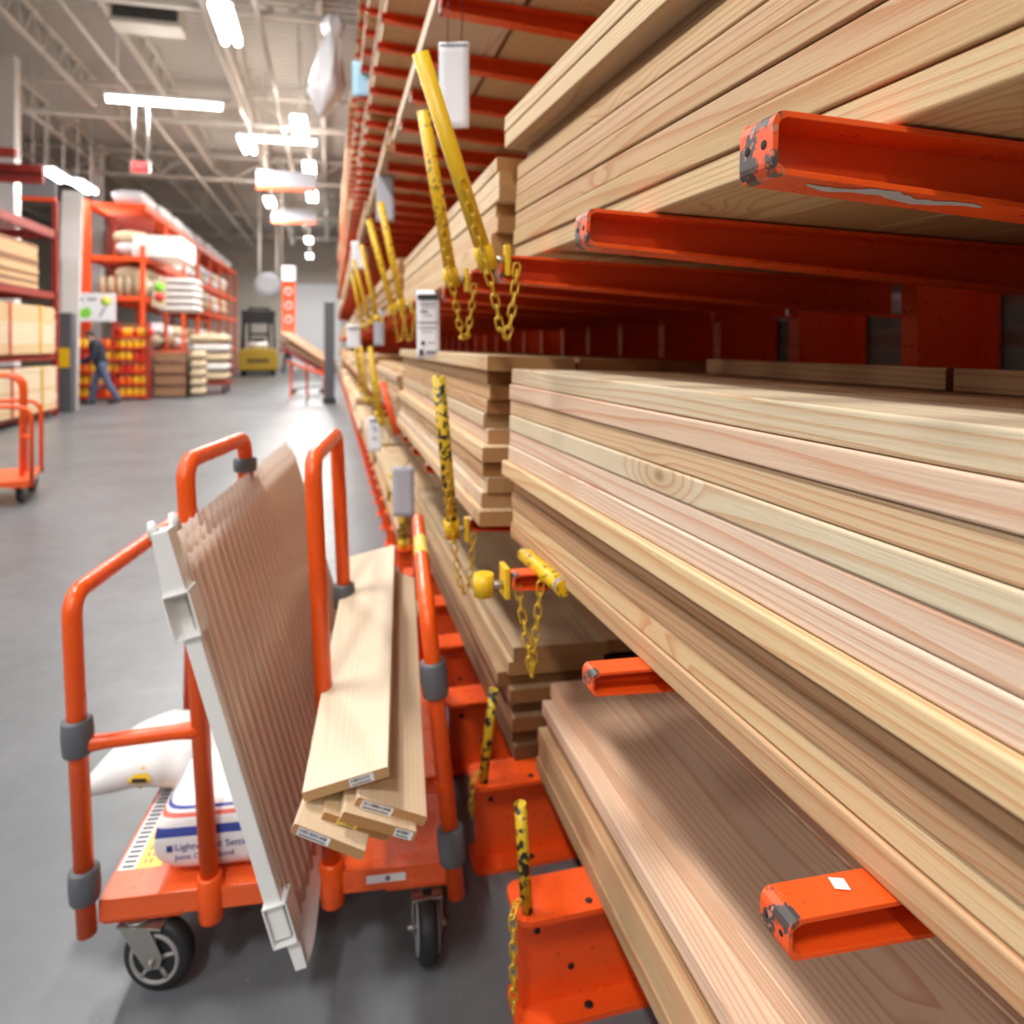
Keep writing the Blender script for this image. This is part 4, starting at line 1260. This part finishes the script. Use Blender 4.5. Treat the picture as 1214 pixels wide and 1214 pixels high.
def aisle_sign(u0, u1, v0, v1, y, label):
    a, b = at(u0, v0, y=y), at(u1, v1, y=y)
    t = thing('aisle_sign', label, 'sign', (a + b) / 2)
    h = a.z - b.z
    MB().box(a.x, b.x, y, y + .06, b.z + h * .22, a.z).wbuild('panel', ['grey_panel'], t)
    MB().box(a.x, b.x, y - .01, y + .07, b.z, b.z + h * .2).wbuild('orange_band', ['orange_far'], t)
    for s in (a.x + .2, b.x - .2): MB().tube([(s, y + .03, a.z), (s, y + .03, CEIL)], .012, 5).wbuild('hanger', ['truss'], t)
aisle_sign(304, 374, 201, 228, 18.0, 'grey hanging aisle sign with an orange lower band, nearer of two by the rack')
aisle_sign(322, 374, 246, 266, 25.0, 'grey hanging aisle sign with an orange band, farther down by the rack')
aisle_sign(24, 66, 212, 239, 16.0, 'grey hanging aisle sign with an orange band above the strapped lumber')

# ------------------------------------------------------------------ left: strapped lumber on an orange rack
XF = -5.2
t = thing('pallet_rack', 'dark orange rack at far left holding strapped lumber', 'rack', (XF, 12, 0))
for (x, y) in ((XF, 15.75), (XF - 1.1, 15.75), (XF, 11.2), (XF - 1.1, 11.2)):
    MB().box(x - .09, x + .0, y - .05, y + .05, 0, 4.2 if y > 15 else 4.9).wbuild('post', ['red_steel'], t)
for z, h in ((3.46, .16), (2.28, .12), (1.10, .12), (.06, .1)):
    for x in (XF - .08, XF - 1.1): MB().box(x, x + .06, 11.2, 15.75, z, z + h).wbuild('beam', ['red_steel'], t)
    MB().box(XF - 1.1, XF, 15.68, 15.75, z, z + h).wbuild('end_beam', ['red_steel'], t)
    mb = MB()
    for i in range(12): mb.box(XF - 1.05, XF - .03, 11.4 + i * .38, 11.48 + i * .38, z + h - .03, z + h)
    mb.wbuild('decking', ['red_steel'], t)
def bundle(x0, x1, y0, y1, z0, z1, label, col, straps=3, strapmat='yellow_plain'):
    c = Vector(((x0 + x1) / 2, (y0 + y1) / 2, z0))
    t = thing('lumber_bundle', label, 'lumber', c, 0, 'strapped lumber bundles')
    n = max(4, int((z1 - z0) / .062)); mb = MB(); h = (z1 - z0) / n; rr = random.Random(label)
    for i in range(n):
        e = rr.uniform(0, .05)
        mb.box(x0, x1 - rr.uniform(0, .025), y0, y1 - e, z0 + i * h, z0 + (i + .9) * h, rr.randrange(2))
    mb.wbuild('boards', col, t)
    for k in range(straps):
        y = y0 + (y1 - y0) * (k + .6) / (straps + .2); sm = MB(); e = .012
        sm.box(x1, x1 + e, y, y + .05, z0 - e * 0, z1 + e); sm.box(x0, x1, y, y + .05, z1, z1 + e)
        sm.wbuild('strap', ['red_ink' if (k + len(label)) % 2 else 'yellow_plain'], t)
bundle(XF - 1.0, XF - .02, 11.6, 14.9, 2.42, 3.22, 'tan strapped lumber bundle on the upper shelf of the left rack', ['far_wood_tan', 'carton'], 0)
bundle(XF - 1.0, XF + .05, 11.4, 15.5, 1.23, 2.10, 'pale strapped lumber bundle on the middle shelf of the left rack', ['far_wood_pale', 'far_wood_yellow'], 3)
bundle(XF - 1.0, XF + .08, 11.4, 15.5, .17, .98, 'pale strapped lumber bundle at the bottom of the left rack', ['far_wood_pale', 'far_wood_yellow'], 3)
# higher cantilever arms at the far left
q = at(50, 197, y=12.6)
t = thing('cantilever_rack', 'stepped dark orange rack arms high at the left edge', 'rack', (q.x - 1.2, 12.6, 0))
MB().box(q.x - 1.6, q.x - 1.45, 12.5, 12.7, 0, q.z).wbuild('column', ['orange_far'], t)
for i in range(4):
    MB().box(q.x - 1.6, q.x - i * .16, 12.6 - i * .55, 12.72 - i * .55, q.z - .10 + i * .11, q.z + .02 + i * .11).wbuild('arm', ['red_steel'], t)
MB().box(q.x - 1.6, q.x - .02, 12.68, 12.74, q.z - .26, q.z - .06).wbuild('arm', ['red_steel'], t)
p = at(79, 488, z=0)
t = thing('column_guard', 'dark grey column guard with a yellow square at the end of the lumber rack', 'guard', p)
MB().box(p.x - .14, p.x + .14, p.y - .14, p.y + .14, 0, 2.05).wbuild('guard', ['dark_grey'], t, .02)
MB().box(p.x - .12, p.x + .10, p.y - .152, p.y - .142, .92, 1.32).wbuild('yellow_sign', ['yellow_plain'], t)
for (u0, u1, v0, v1, y, lean, lab) in ((72, 97, 226, 300, 17.1, .10, 'tall white panel standing at the end of the orange pallet rack'), (73, 95, 306, 372, 17.0, .05, 'shorter white panel standing before the tall one at the rack end')):
    a, b = at(u0, v0, y=y), at(u1, v1, y=y); b.z = 0
    o = MB(); w = b.x - a.x
    for i in range(4): o.beam((a.x + w * (i + .5) / 4 - lean, y, b.z), (a.x + w * (i + .5) / 4 + lean * .3, y, a.z), w / 4 * .96, .05, 0, (0, 1, 0))
    tag(o.build('white_panel', ['white'], None, (a.x, y, b.z)), lab, 'panel')

# ------------------------------------------------------------------ second rack: bagged goods
X2, Y2 = -4.62, 20.0
xw = at(102, 300, y=Y2).x
t = thing('pallet_rack', 'bright orange pallet rack with shelves of bagged goods behind the person', 'rack', (X2, Y2, 0))
MB().box(xw - .1, xw + .1, Y2 - .08, Y2 + .08, 0, at(100, 237, y=Y2).z).wbuild('post', ['orange_far'], t)
MB().box(X2 - .1, X2 + .0, Y2 - .05, Y2 + .05, 0, at(172, 291, y=Y2).z).wbuild('post', ['orange_far'], t)
for i in range(1, 8):
    y = Y2 + i * 2.6
    MB().box(X2 - .1, X2, y - .05, y + .05, 0, 5.05).wbuild('post', ['orange_far'], t)
    MB().box(xw - .1, xw, y - .05, y + .05, 0, 5.05).wbuild('post', ['orange_far'], t)
LV2 = (4.99, 3.65, 2.63, 1.23)
for z in LV2:
    MB().box(X2 - .07, X2 + .02, Y2, Y2 + 18.2, z - .13, z).wbuild('beam', ['orange_far'], t)
    MB().box(xw - .03, xw + .05, Y2, Y2 + 18.2, z - .13, z).wbuild('beam', ['orange_far'], t)
    MB().box(xw, X2, Y2 - .04, Y2 + .04, z - .12, z).wbuild('end_beam', ['orange_far'], t)
    mb = MB()
    for i in range(60): mb.box(xw, X2, Y2 + .2 + i * .3, Y2 + .28 + i * .3, z - .05, z - .01)
    mb.wbuild('decking', ['orange_far'], t)
mb = MB()
for i in range(11):
    x = xw + .15 + i * (X2 - xw - .3) / 10; mb.box(x, x + .05, Y2 + 1.2, Y2 + 1.26, 2.64, 4.9)
mb.wbuild('divider', ['red_steel'], t)
def sack(c, lx, ly, lz, label, grp, mat='sack'):
    t = thing('sack', label, 'sack', c, 0, grp) if False else None
    pm = pillow_mb(lx, ly, lz, 8, 8, 4, .3, 0, .03, len(label) * 7 % 97)
    pm.v = [q + Vector(c) for q in pm.v]
    return tag(pm.build('sack', [mat], None, c), label, 'sack', grp)
k = 0
for (z, n, h, mats, yy) in ((4.99, 9, .42, ('film', 'film', 'white'), .2), (3.65, 8, .44, ('film', 'tan_sack', 'white'), .3), (2.63, 8, .50, ('sack', 'tan_sack', 'tan_sack'), .4), (1.23, 8, .46, ('tan_sack', 'carton', 'sack'), .6)):
    for i in range(n):
        y = Y2 + yy + .7 + i * 1.9
        for j in range(2 if z < 4.5 else 1):
            sack(Vector((X2 - .42 + rnd.uniform(-.05, .05), y, z + .02 + h * .5 + j * h * .62)), .75, 1.6, h * .95, 'wrapped goods on the shelves of the long orange pallet rack', 'wrapped goods on the long orange pallet rack', mats[(i + j) % 3])
# white crates on the end of the shelf, cream tubs in a row
for i in range(6):
    x = xw + .30 + i * .20
    tag(MB().lathe((x, Y2 + .25, 2.64), (0, 0, 1), [(0, .085), (.42, .085), (.44, .07), (.5, .07)], 12).build('tub', ['tan_sack'], None, (x, Y2 + .25, 2.64)), 'cream tub in the row on the rack end shelf', 'tub', 'cream tubs on the rack end shelf')
a = at(157, 288, y=Y2 + .1); b = at(214, 318, y=Y2 + .1)
tag(MB().box(a.x, b.x, Y2 + .1, Y2 + 2.2, 3.66, 4.22).build('carton', ['white'], None, (a.x, Y2, 3.66), .02), 'long white carton lying on the shelf above the white sacks', 'carton')
for i in range(5):
    sack(at(214, 367 - i * 8, y=Y2 + 1.0), 1.0, 1.2, .19, ['bottom', 'second from bottom', 'middle', 'second from top', 'topmost'][i] + ' white sack of the neat stack beside the green and red label', 'neat stack of white sacks')
a = at(189, 345, y=Y2 - .1)
tg = thing('price_sign', 'cream card with green and red spots on the orange post', 'sign', a)
MB().box(a.x - .17, a.x + .17, a.y - .012, a.y, a.z - .40, a.z + .30).wbuild('card', ['tan_sack'], tg)
MB().lathe((a.x, a.y - .013, a.z + .1), (0, -1, 0), [(0, .12), (.006, .12)], 16).wbuild('green_spot', ['green_ink'], tg)
MB().lathe((a.x, a.y - .013, a.z - .16), (0, -1, 0), [(0, .12), (.006, .12)], 16).wbuild('red_spot', ['red_ink'], tg)
a = at(186, 388, y=Y2 - .1)
tg = thing('price_sign', 'small white and black card under the cream card', 'sign', a)
MB().box(a.x - .15, a.x + .15, a.y - .012, a.y, a.z - .10, a.z + .12).wbuild('card', ['paper'], tg)
MB().box(a.x - .15, a.x + .15, a.y - .016, a.y - .012, a.z + .12, a.z + .3).wbuild('dark_half', ['dark_grey'], tg)

# end display of yellow and red packs, and the sign above it
YD = Y2 - .60
xa, xb = at(86, 430, y=YD).x, at(174, 430, y=YD).x
t = thing('display_rack', 'end display rack of yellow and red packs behind the person', 'rack', ((xa + xb) / 2, YD, 0))
for x in (xa, (xa + xb) / 2 + .1, xb):
    MB().box(x - .02, x + .02, YD, YD + .4, 0, 1.95).wbuild('upright', ['red_steel'], t)
zs = (.12, .42, .72, 1.02, 1.32)
for z in zs: MB().box(xa, xb, YD - .02, YD + .4, z - .04, z).wbuild('shelf', ['pail_red'], t)
for r_, z in enumerate(zs):
    for i in range(10):
        x = xa + .1 + i * (xb - xa - .2) / 9
        m = ('pail_yellow', 'pail_red', 'pail_orange', 'pail_yellow')[(r_ * 3 + i // 2) % 4]
        o = MB().lathe((x, YD + .12, z), (0, 0, 1), [(0, .075), (.02, .08), (.17, .08), (.19, .05), (.22, .05)], 10)
        tag(o.build('pack', [m], None, (x, YD + .12, z)), '%s pack on the end display, shelf %s from the floor' % ({'pail_yellow': 'yellow', 'pail_red': 'red', 'pail_orange': 'orange'}[m], ORD[r_]), 'pack', 'packs on the end display, shelf %s from the floor' % ORD[r_])
for i in range(7):
    x = (xa + xb) / 2 + .2 + i * .11
    o = MB().lathe((x, YD + .15, 1.60), (0, 0, 1), [(0, .07), (.16, .08), (.2, .04)], 10)
    tag(o.build('pack', ['pail_yellow' if i % 3 else 'pail_red'], None, (x, YD + .15, 1.6)), 'pack heaped on top of the end display', 'pack', 'packs heaped on top of the end display')
MB().box((xa + xb) / 2 + .1, xb, YD, YD + .4, 1.55, 1.6).wbuild('shelf', ['pail_red'], t)
a, b = at(80, 347, y=YD - .1), at(137, 381, y=YD - .1)
t = thing('hanging_sign', 'white sign with a green splash hanging above the yellow packs', 'sign', (a + b) / 2)
yq = YD - .1
MB().box(a.x, b.x, yq, yq + .03, b.z, a.z).wbuild('panel', ['paper'], t)
w, h = b.x - a.x, a.z - b.z
mb = MB()
mb.add([(a.x + w * x, yq - .004, b.z + h * z) for x, z in ((.12, .12), (.46, .12), (.5, .34), (.42, .52), (.3, .40), (.14, .55))], [(0, 1, 2, 3, 4, 5)], 0)
mb.lathe((a.x + w * .8, yq - .002, b.z + h * .72), (0, -1, 0), [(0, h * .17), (.004, h * .17)], 10, 1)
mb.lathe((a.x + w * .8, yq - .004, b.z + h * .66), (0, -1, 0), [(0, h * .10), (.004, h * .10)], 10, 0)
mb.add([(a.x + w * x, yq - .004, b.z + h * z) for x, z in ((.1, .72), (.32, .72), (.32, .82), (.1, .82))], [(0, 1, 2, 3)], 2)
mb.add([(a.x + w * x, yq - .004, b.z + h * z) for x, z in ((.4, .74), (.6, .74), (.6, .82), (.4, .82))], [(0, 1, 2, 3)], 2)
mb.add([(a.x + w * x, yq - .004, b.z + h * z) for x, z in ((.64, .15), (.68, .15), (.8, .5), (.76, .52))], [(0, 1, 2, 3)], 2)
mb.wbuild('printed_design', ['green_ink', 'yellow_plain', 'grey_ink'], t)
MB().tube([(a.x + .1, yq + .01, a.z), (a.x + .1, yq + .01, 2.75)], .012, 6).wbuild('hanger', ['dark_steel'], t)
MB().tube([(b.x - .1, yq + .01, a.z), (b.x - .1, yq + .01, 2.75)], .012, 6).wbuild('hanger', ['dark_steel'], t)

# brown carton tower in a black cage
p = at(201, 472, z=0)
t = thing('wire_cage', 'black wire cage holding brown cartons', 'cage', p)
for sx in (-.42, .42):
    for sy in (0, .7): MB().tube([(p.x + sx, p.y + sy, 0), (p.x + sx, p.y + sy, 1.45)], .022, 8).wbuild('upright', ['black'], t)
mb = MB()
for z in (.03, .34, .64, .94, 1.24, 1.43):
    mb.tube([(p.x - .42, p.y, z), (p.x + .42, p.y, z)], .012, 6); mb.tube([(p.x + .42, p.y, z), (p.x + .42, p.y + .7, z)], .012, 6); mb.tube([(p.x - .42, p.y, z), (p.x - .42, p.y + .7, z)], .012, 6)
mb.wbuild('wire_sides', ['black'], t)
for i in range(4):
    tag(MB().box(p.x - .38, p.x + .38, p.y + .04, p.y + .66, .05 + i * .30, .05 + i * .30 + .23).build('carton', ['carton'], None, (p.x, p.y + .3, .05 + i * .3), .01), '%s brown carton in the black wire cage' % ['bottom', 'second', 'third', 'top'][i], 'carton', 'brown cartons in the cage')
for i in range(5):
    sack(Vector((p.x + .62, p.y + .5, .14 + i * .24)), .34, .6, .23, '%s cream sack in the column beside the wire cage' % ['lowest', 'second lowest', 'middle', 'second highest', 'highest'][i], 'cream sacks beside the wire cage', 'tan_sack')
# red flat cart with pale sacks
p = at(246, 467, z=0)
t = thing('flat_cart', 'dark red flat cart loaded with white and cream sacks', 'cart', p)
MB().box(p.x - .55, p.x + .55, p.y - .1, p.y + 1.1, .26, .34).wbuild('deck', ['red_steel'], t, .01)
for sx in (-.42, .42):
    for sy in (.05, .95): MB().lathe((p.x + sx - .03, p.y + sy, .12), (1, 0, 0), [(0, .1), (.01, .12), (.05, .12), (.06, .1)], 16).wbuild('wheel', ['rubber'], t)
MB().tube(arc([(p.x - .5, p.y + 1.05, .3), (p.x - .5, p.y + 1.05, 1.1), (p.x + .5, p.y + 1.05, 1.1), (p.x + .5, p.y + 1.05, .3)], .1), .022, 8).wbuild('handle', ['red_steel'], t)
for i in range(5):
    sack(Vector((p.x, p.y + .5, .34 + .135 + i * .27)), 1.05, 1.1, .27, '%s sack stacked on the red flat cart' % ['lowest', 'second lowest', 'middle', 'second highest', 'highest'][i], 'sacks on the red flat cart', 'sack' if i in (1, 3) else 'tan_sack')

# ------------------------------------------------------------------ forklift, seen from behind
p = at(306, 446, z=0)
t = thing('forklift', 'yellow forklift with a black overhead guard parked in the aisle', 'forklift', p, math.radians(4))
def fb(nm, mats, fn, bev=0.0):
    mb = MB(); fn(mb); return mb.build(nm, mats, t, None, bev)
pr = [(-.82, .25), (.82, .25), (.82, .9), (.74, 1.18), (-.74, 1.18), (-.82, .9)]
fb('counterweight', ['forklift_yellow'], lambda m: m.prism(pr, 0, .7, lambda q, a: Vector((q[0], a, q[1]))), .05)
fb('vent', ['black'], lambda m: m.box(-.45, .45, -.012, .02, .62, .74))
fb('body', ['forklift_yellow'], lambda m: m.box(-.6, .6, .7, 2.0, .3, .95), .04)
fb('seat', ['black'], lambda m: (m.box(-.3, .3, .85, 1.35, .95, 1.1), m.box(-.28, .28, .72, .86, 1.0, 1.65)), .03)
def guard(m):
    for sx in (-.68, .68):
        m.tube([(sx, .25, 1.1), (sx * .92, .45, 2.75)], .05, 8); m.tube([(sx, 1.85, .9), (sx * .92, 1.6, 2.75)], .05, 8)
    m.box(-.72, .72, .3, 1.7, 2.72, 2.82)
    for i in range(7): m.box(-.72, .72, .35 + i * .2, .42 + i * .2, 2.80, 2.88)
    m.box(-.70, .70, .28, .34, 2.3, 2.76)
fb('overhead_guard', ['black'], guard)
def mast(m):
    for sx in (-.42, .42): m.box(sx - .06, sx + .06, 2.1, 2.28, .1, 3.1)
    for z in (.6, 1.8, 3.0): m.box(-.42, .42, 2.16, 2.24, z, z + .12)
fb('mast', ['black'], mast)
fb('fork', ['dark_steel'], lambda m: (m.box(-.4, -.28, 2.3, 3.4, .06, .11), m.box(.28, .4, 2.3, 3.4, .06, .11), m.box(-.5, .5, 2.28, 2.34, .06, .6)))
fb('gas_bottle', ['white'], lambda m: m.tube([(-.4, .32, 1.34), (.4, .32, 1.34)], .15, 14))
for (sx, sy, r) in ((-.62, .38, .27), (.62, .38, .27), (-.62, 1.75, .34), (.62, 1.75, .34)):
    w = MB().lathe((sx - .11, sy, r), (1, 0, 0), [(0, r - .05), (.04, r), (.18, r), (.22, r - .05)], 20).build('wheel', ['rubber'], t)
    MB().lathe((sx - .115, sy, r), (1, 0, 0), [(0, r * .5), (.23, r * .5)], 16).build('hub', ['forklift_yellow'], w)
# items hung above and beyond
c = at(318, 338, y=27)
t = thing('unit_heater', 'round grey heater hanging from the roof above the forklift', 'heater', c)
MB().lathe(c + Vector((0, -.3, 0)), (0, 1, 0), [(0, .30), (.06, .46), (.5, .46), (.6, .3)], 10, 0, False).wbuild('housing', ['grey_panel'], t)
MB().tube([c + Vector((-.3, 0, .3)), c + Vector((-.3, 0, CEIL - c.z))], .05, 6).wbuild('hanger', ['truss'], t)
MB().tube([c + Vector((.3, 0, .3)), c + Vector((.3, 0, CEIL - c.z))], .05, 6).wbuild('hanger', ['truss'], t)
a, b = at(334, 335, y=22), at(350, 398, y=22)
t = thing('hanging_banner', 'narrow orange and white banner hanging beside the white back wall', 'banner', (a + b) / 2)
vs, fs = [], []
for j in range(13):
    s = j / 12; z = a.z + .35 + (b.z - a.z - .35) * s; bw = .10 * math.sin(3 * s)
    vs += [(a.x, 22 + bw, z), (b.x, 22 + bw, z), (b.x, 22.02 + bw, z), (a.x, 22.02 + bw, z)]
for j in range(12):
    for k in range(4): fs.append((j * 4 + k, j * 4 + (k + 1) % 4, j * 4 + 4 + (k + 1) % 4, j * 4 + 4 + k))
fs += [(0, 1, 2, 3), (48, 49, 50, 51)]
MB().add(vs, fs, 0).wbuild('cloth', ['orange_far'], t)
MB().box(a.x, b.x, 21.97, 22.05, a.z + .05, a.z + .5).wbuild('white_top', ['paper'], t)
mb = MB()
for i in range(3):
    z = a.z - .25 - i * .42
    for j in range(13):
        pass
    mb.ring(((a.x + b.x) / 2, 21.98 + .10 * math.sin(3 * (.25 + i * .25)) - .03, z), (0, 1, 0), .10, .02, 14, 5)
mb.wbuild('white_marks', ['paper'], t)
MB().tube([(a.x, 22, a.z + .5), (a.x, 22, CEIL)], .015, 5).wbuild('hanger', ['truss'], t)
p = at(391, 478, z=0)
t = thing('column_guard', 'grey column guard standing where the aisle meets the rack', 'guard', p)
MB().box(p.x - .13, p.x + .11, p.y - .1, p.y + .16, .12, 2.4).wbuild('guard', ['dark_grey'], t, .02)
MB().box(p.x - .16, p.x + .14, p.y - .13, p.y + .19, 0, .14).wbuild('foot', ['dark_steel'], t, .02)
# leaning plywood sheets on a stand
p = at(352, 437, z=0); q = at(384, 452, z=0)
t = thing('sheet_stand', 'orange and steel stand holding brown sheets at the end of the aisle', 'stand', p)
base = Vector((p.x, p.y - 4, 0))
s0 = at(340, 415, y=19.5); s1 = at(390, 440, y=18.0)
for (x, y) in ((s0.x + .1, 19.6), (s1.x - .1, 18.1), (s0.x + .5, 19.9), (s1.x - .05, 18.9)):
    MB().box(x - .03, x + .03, y - .03, y + .03, 0, .95).wbuild('leg', ['orange_far'], t)
MB().beam((s0.x, 19.6, .95), (s1.x, 18.1, .62), .08, .06).wbuild('rail', ['orange_far'], t)
MB().beam((s0.x + .4, 20.0, .95), (s1.x + .1, 18.9, .62), .08, .06).wbuild('rail', ['orange_far'], t)
for i in range(3):
    o = MB().beam((s0.x - .05, 19.7, 1.05 + i * .2 + .25), (s1.x + .05, 18.4, .70 + i * .12), .40, .05)
    tag(o.build('plywood_sheet', [('red_steel', 'carton', 'carton')[i]], None, (s0.x, 19.5, 1)), ['dark red-brown sheet lowest on the sheet stand', 'brown sheet in the middle of the sheet stand', 'brown sheet on top of the sheet stand'][i], 'sheet')
# shopping cart
p = at(366, 466, z=0)
t = thing('shopping_cart', 'grey wire shopping cart low in the aisle beside the column guard', 'cart', p)
mb = MB()
for i in range(9):
    x = p.x - .42 + i * .105; mb.tube([(x, p.y - .22, .38), (x, p.y - .28, .72)], .008, 5); mb.tube([(x, p.y + .22, .38), (x, p.y + .28, .72)], .008, 5); mb.tube([(x, p.y - .22, .38), (x, p.y + .22, .38)], .008, 5)
for z, w in ((.38, .22), (.5, .24), (.62, .26), (.72, .28)):
    mb.tube([(p.x - .42, p.y - w, z), (p.x + .42, p.y - w, z), (p.x + .42, p.y + w, z), (p.x - .42, p.y + w, z), (p.x - .42, p.y - w, z)], .012, 6)
mb.wbuild('basket', ['steel'], t)
MB().tube([(p.x - .42, p.y - .26, .12), (p.x + .40, p.y - .26, .2), (p.x + .42, p.y - .26, .72)], .018, 6).wbuild('frame', ['steel'], t)
MB().tube([(p.x - .42, p.y + .26, .12), (p.x + .40, p.y + .26, .2), (p.x + .42, p.y + .26, .72)], .018, 6).wbuild('frame', ['steel'], t)
MB().tube([(p.x + .5, p.y - .28, .85), (p.x + .5, p.y + .28, .85)], .022, 8).wbuild('handle', ['red_ink'], t)
for sx in (-.38, .38):
    for sy in (-.25, .25): MB().lathe((p.x + sx - .02, p.y + sy, .06), (0, 1, 0), [(-.02, .05), (0, .06), (.02, .06), (.04, .05)], 12).wbuild('wheel', ['rubber'], t)

# ------------------------------------------------------------------ people
def figure(loc, rz, label, sc=1.0):
    t = thing('person', label, 'person', loc, rz)
    def limb(mb, pts, rs):
        # smooth tapered chain with rounded joints
        mb.tube(pts, rs, 14)
        for q, r in zip(pts, rs):
            mb.lathe(Vector(q) - Vector((0, 0, r)), (0, 0, 1), [(r * (1 - math.cos(a)), max(.001, r * math.sin(a))) for a in [math.pi * i / 8 for i in range(9)]], 12)
    pel, spi, che, nec = (0, 0, .92), (-.05, 0, 1.14), (-.11, 0, 1.36), (-.17, 0, 1.47)
    legs = [[(0, .085, .90), (-.13, .09, .50), (-.20, .09, .09)], [(.01, -.085, .90), (.13, -.09, .50), (.34, -.09, .12)]]
    arms = [[(-.12, .19, 1.37), (-.16, .24, 1.10), (-.37, .20, .99)], [(-.12, -.19, 1.37), (-.17, -.24, 1.10), (-.38, -.19, 1.01)]]
    def remesh(mb, nm, mat, par, vox):
        o = mb.build(nm, [mat], par)
        r = o.modifiers.new('skin', 'REMESH'); r.mode = 'VOXEL'; r.voxel_size = vox; r.use_smooth_shade = True
        s = o.modifiers.new('soft', 'SMOOTH'); s.iterations = 4; s.factor = .5
        return o
    b = MB()
    limb(b, [pel, spi, che], [.13, .12, .14]); limb(b, [che, nec, (-.20, 0, 1.53)], [.10, .055, .05])
    b.tube([(-.11, -.17, 1.38), (-.11, .17, 1.38)], [.06, .06], 12)
    hd = Vector((-.235, 0, 1.60))
    b.lathe(hd - Vector((-.02, 0, .12)), (-.22, 0, 1), [(.0, .03), (.03, .065), (.09, .082), (.15, .084), (.20, .065), (.235, .02)], 18)
    b.tube([hd + Vector((-.075, 0, .0)), hd + Vector((-.105, 0, -.018))], [.016, .012], 8)
    for sy in (-1, 1): b.lathe(hd + Vector((.01, sy * .078, -.01)), (0, sy, 0), [(0, .026), (.014, .022)], 10)
    for pts in legs:
        limb(b, pts, [.085, .058, .042]); f = pts[-1]
        limb(b, [f, (f[0] - .16, f[1], .035)], [.042, .034])
    for pts in arms:
        limb(b, pts, [.055, .044, .03]); wv = Vector(pts[-1]); d = (wv - Vector(pts[1])).normalized()
        limb(b, [wv, wv + d * .08], [.03, .034])
        for i in range(4):
            q = wv + d * .09 + Vector((0, (i - 1.5) * .020, 0)); limb(b, [q, q + d * (.045 + .008 * (i in (1, 2))), q + d * .06 + Vector((0, 0, -.03))], [.009, .008, .007])
        limb(b, [wv + d * .03, wv + d * .06 + Vector((0, -math.copysign(.045, wv.y), -.01)), wv + d * .09 + Vector((0, -math.copysign(.05, wv.y), -.02))], [.011, .010, .008])
    body = remesh(b, 'body', 'skin', t, .0075)
    j = MB()
    limb(j, [(0, 0, .93), spi, che], [.155, .15, .165]); j.tube([(-.11, -.18, 1.37), (-.11, .18, 1.37)], [.085, .085], 12)
    limb(j, [che, (-.16, 0, 1.45)], [.13, .08])
    for pts in arms: limb(j, pts, [.082, .066, .05])
    remesh(j, 'jacket', 'navy', t, .014)
    tr = MB(); limb(tr, [pel, (0, 0, .97)], [.145, .14])
    for pts in legs: limb(tr, pts, [.105, .08, .065])
    remesh(tr, 'trousers', 'jeans', t, .014)
    for pts in legs:
        f = pts[-1]; s = MB(); limb(s, [(f[0] + .03, f[1], .05 if f[0] < 0 else .09), (f[0] - .17, f[1], .045)], [.052, .045]); remesh(s, 'shoe', 'black', t, .012)
    h = MB().lathe(hd + Vector((.012, 0, -.02)), (-.1, 0, 1), [(.0, .088), (.05, .096), (.10, .085), (.14, .05), (.155, .01)], 18)
    h.build('hair', ['hair'], t)
    ey = MB()
    for sy in (-1, 1): ey.lathe(hd + Vector((-.082, sy * .032, .022)), (-1, 0, 0), [(0, .011), (.006, .006)], 8)
    ey.build('eye', ['hair'], t)
    mo = MB().box(hd.x - .078, hd.x - .070, -.022, .022, hd.z - .062, hd.z - .054); mo.build('mouth', ['red_ink'], t)
    t.scale = (sc, sc, sc)
    return t
p = at(120, 479, z=0)
figure(p, math.radians(14), 'person in a dark navy jacket and blue jeans walking past the yellow packs', 1.0)
p = at(341, 441, z=0)
figure(p, math.radians(60), 'tiny dark-clothed person standing in the far aisle beside the forklift', 1.0)

# ------------------------------------------------------------------ world, camera, exposure
w = bpy.data.worlds.new('World'); SC.world = w; w.use_nodes = True
bg = w.node_tree.nodes['Background']; bg.inputs[0].default_value = (.93, .96, 1.0, 1); bg.inputs[1].default_value = 0.18
cam = bpy.data.cameras.new('Camera'); co = bpy.data.objects.new('Camera', cam); COL.objects.link(co)
co.location = (0, 0, EYE); co.rotation_euler = (math.radians(90), 0, -YAW)
cam.sensor_width = 36; cam.lens = FPX / 1214 * 36; cam.shift_y = -(607 - 408) / 1214; cam.clip_start = .02
cam.dof.use_dof = True; cam.dof.focus_distance = .70; cam.dof.aperture_fstop = 4.6
SC.camera = co
SC.view_settings.view_transform = 'Standard'; SC.view_settings.look = 'None'
SC.view_settings.exposure = -0.27; SC.view_settings.gamma = 1.0; SC.view_settings.use_curve_mapping = False
bpy.context.view_layer.update()
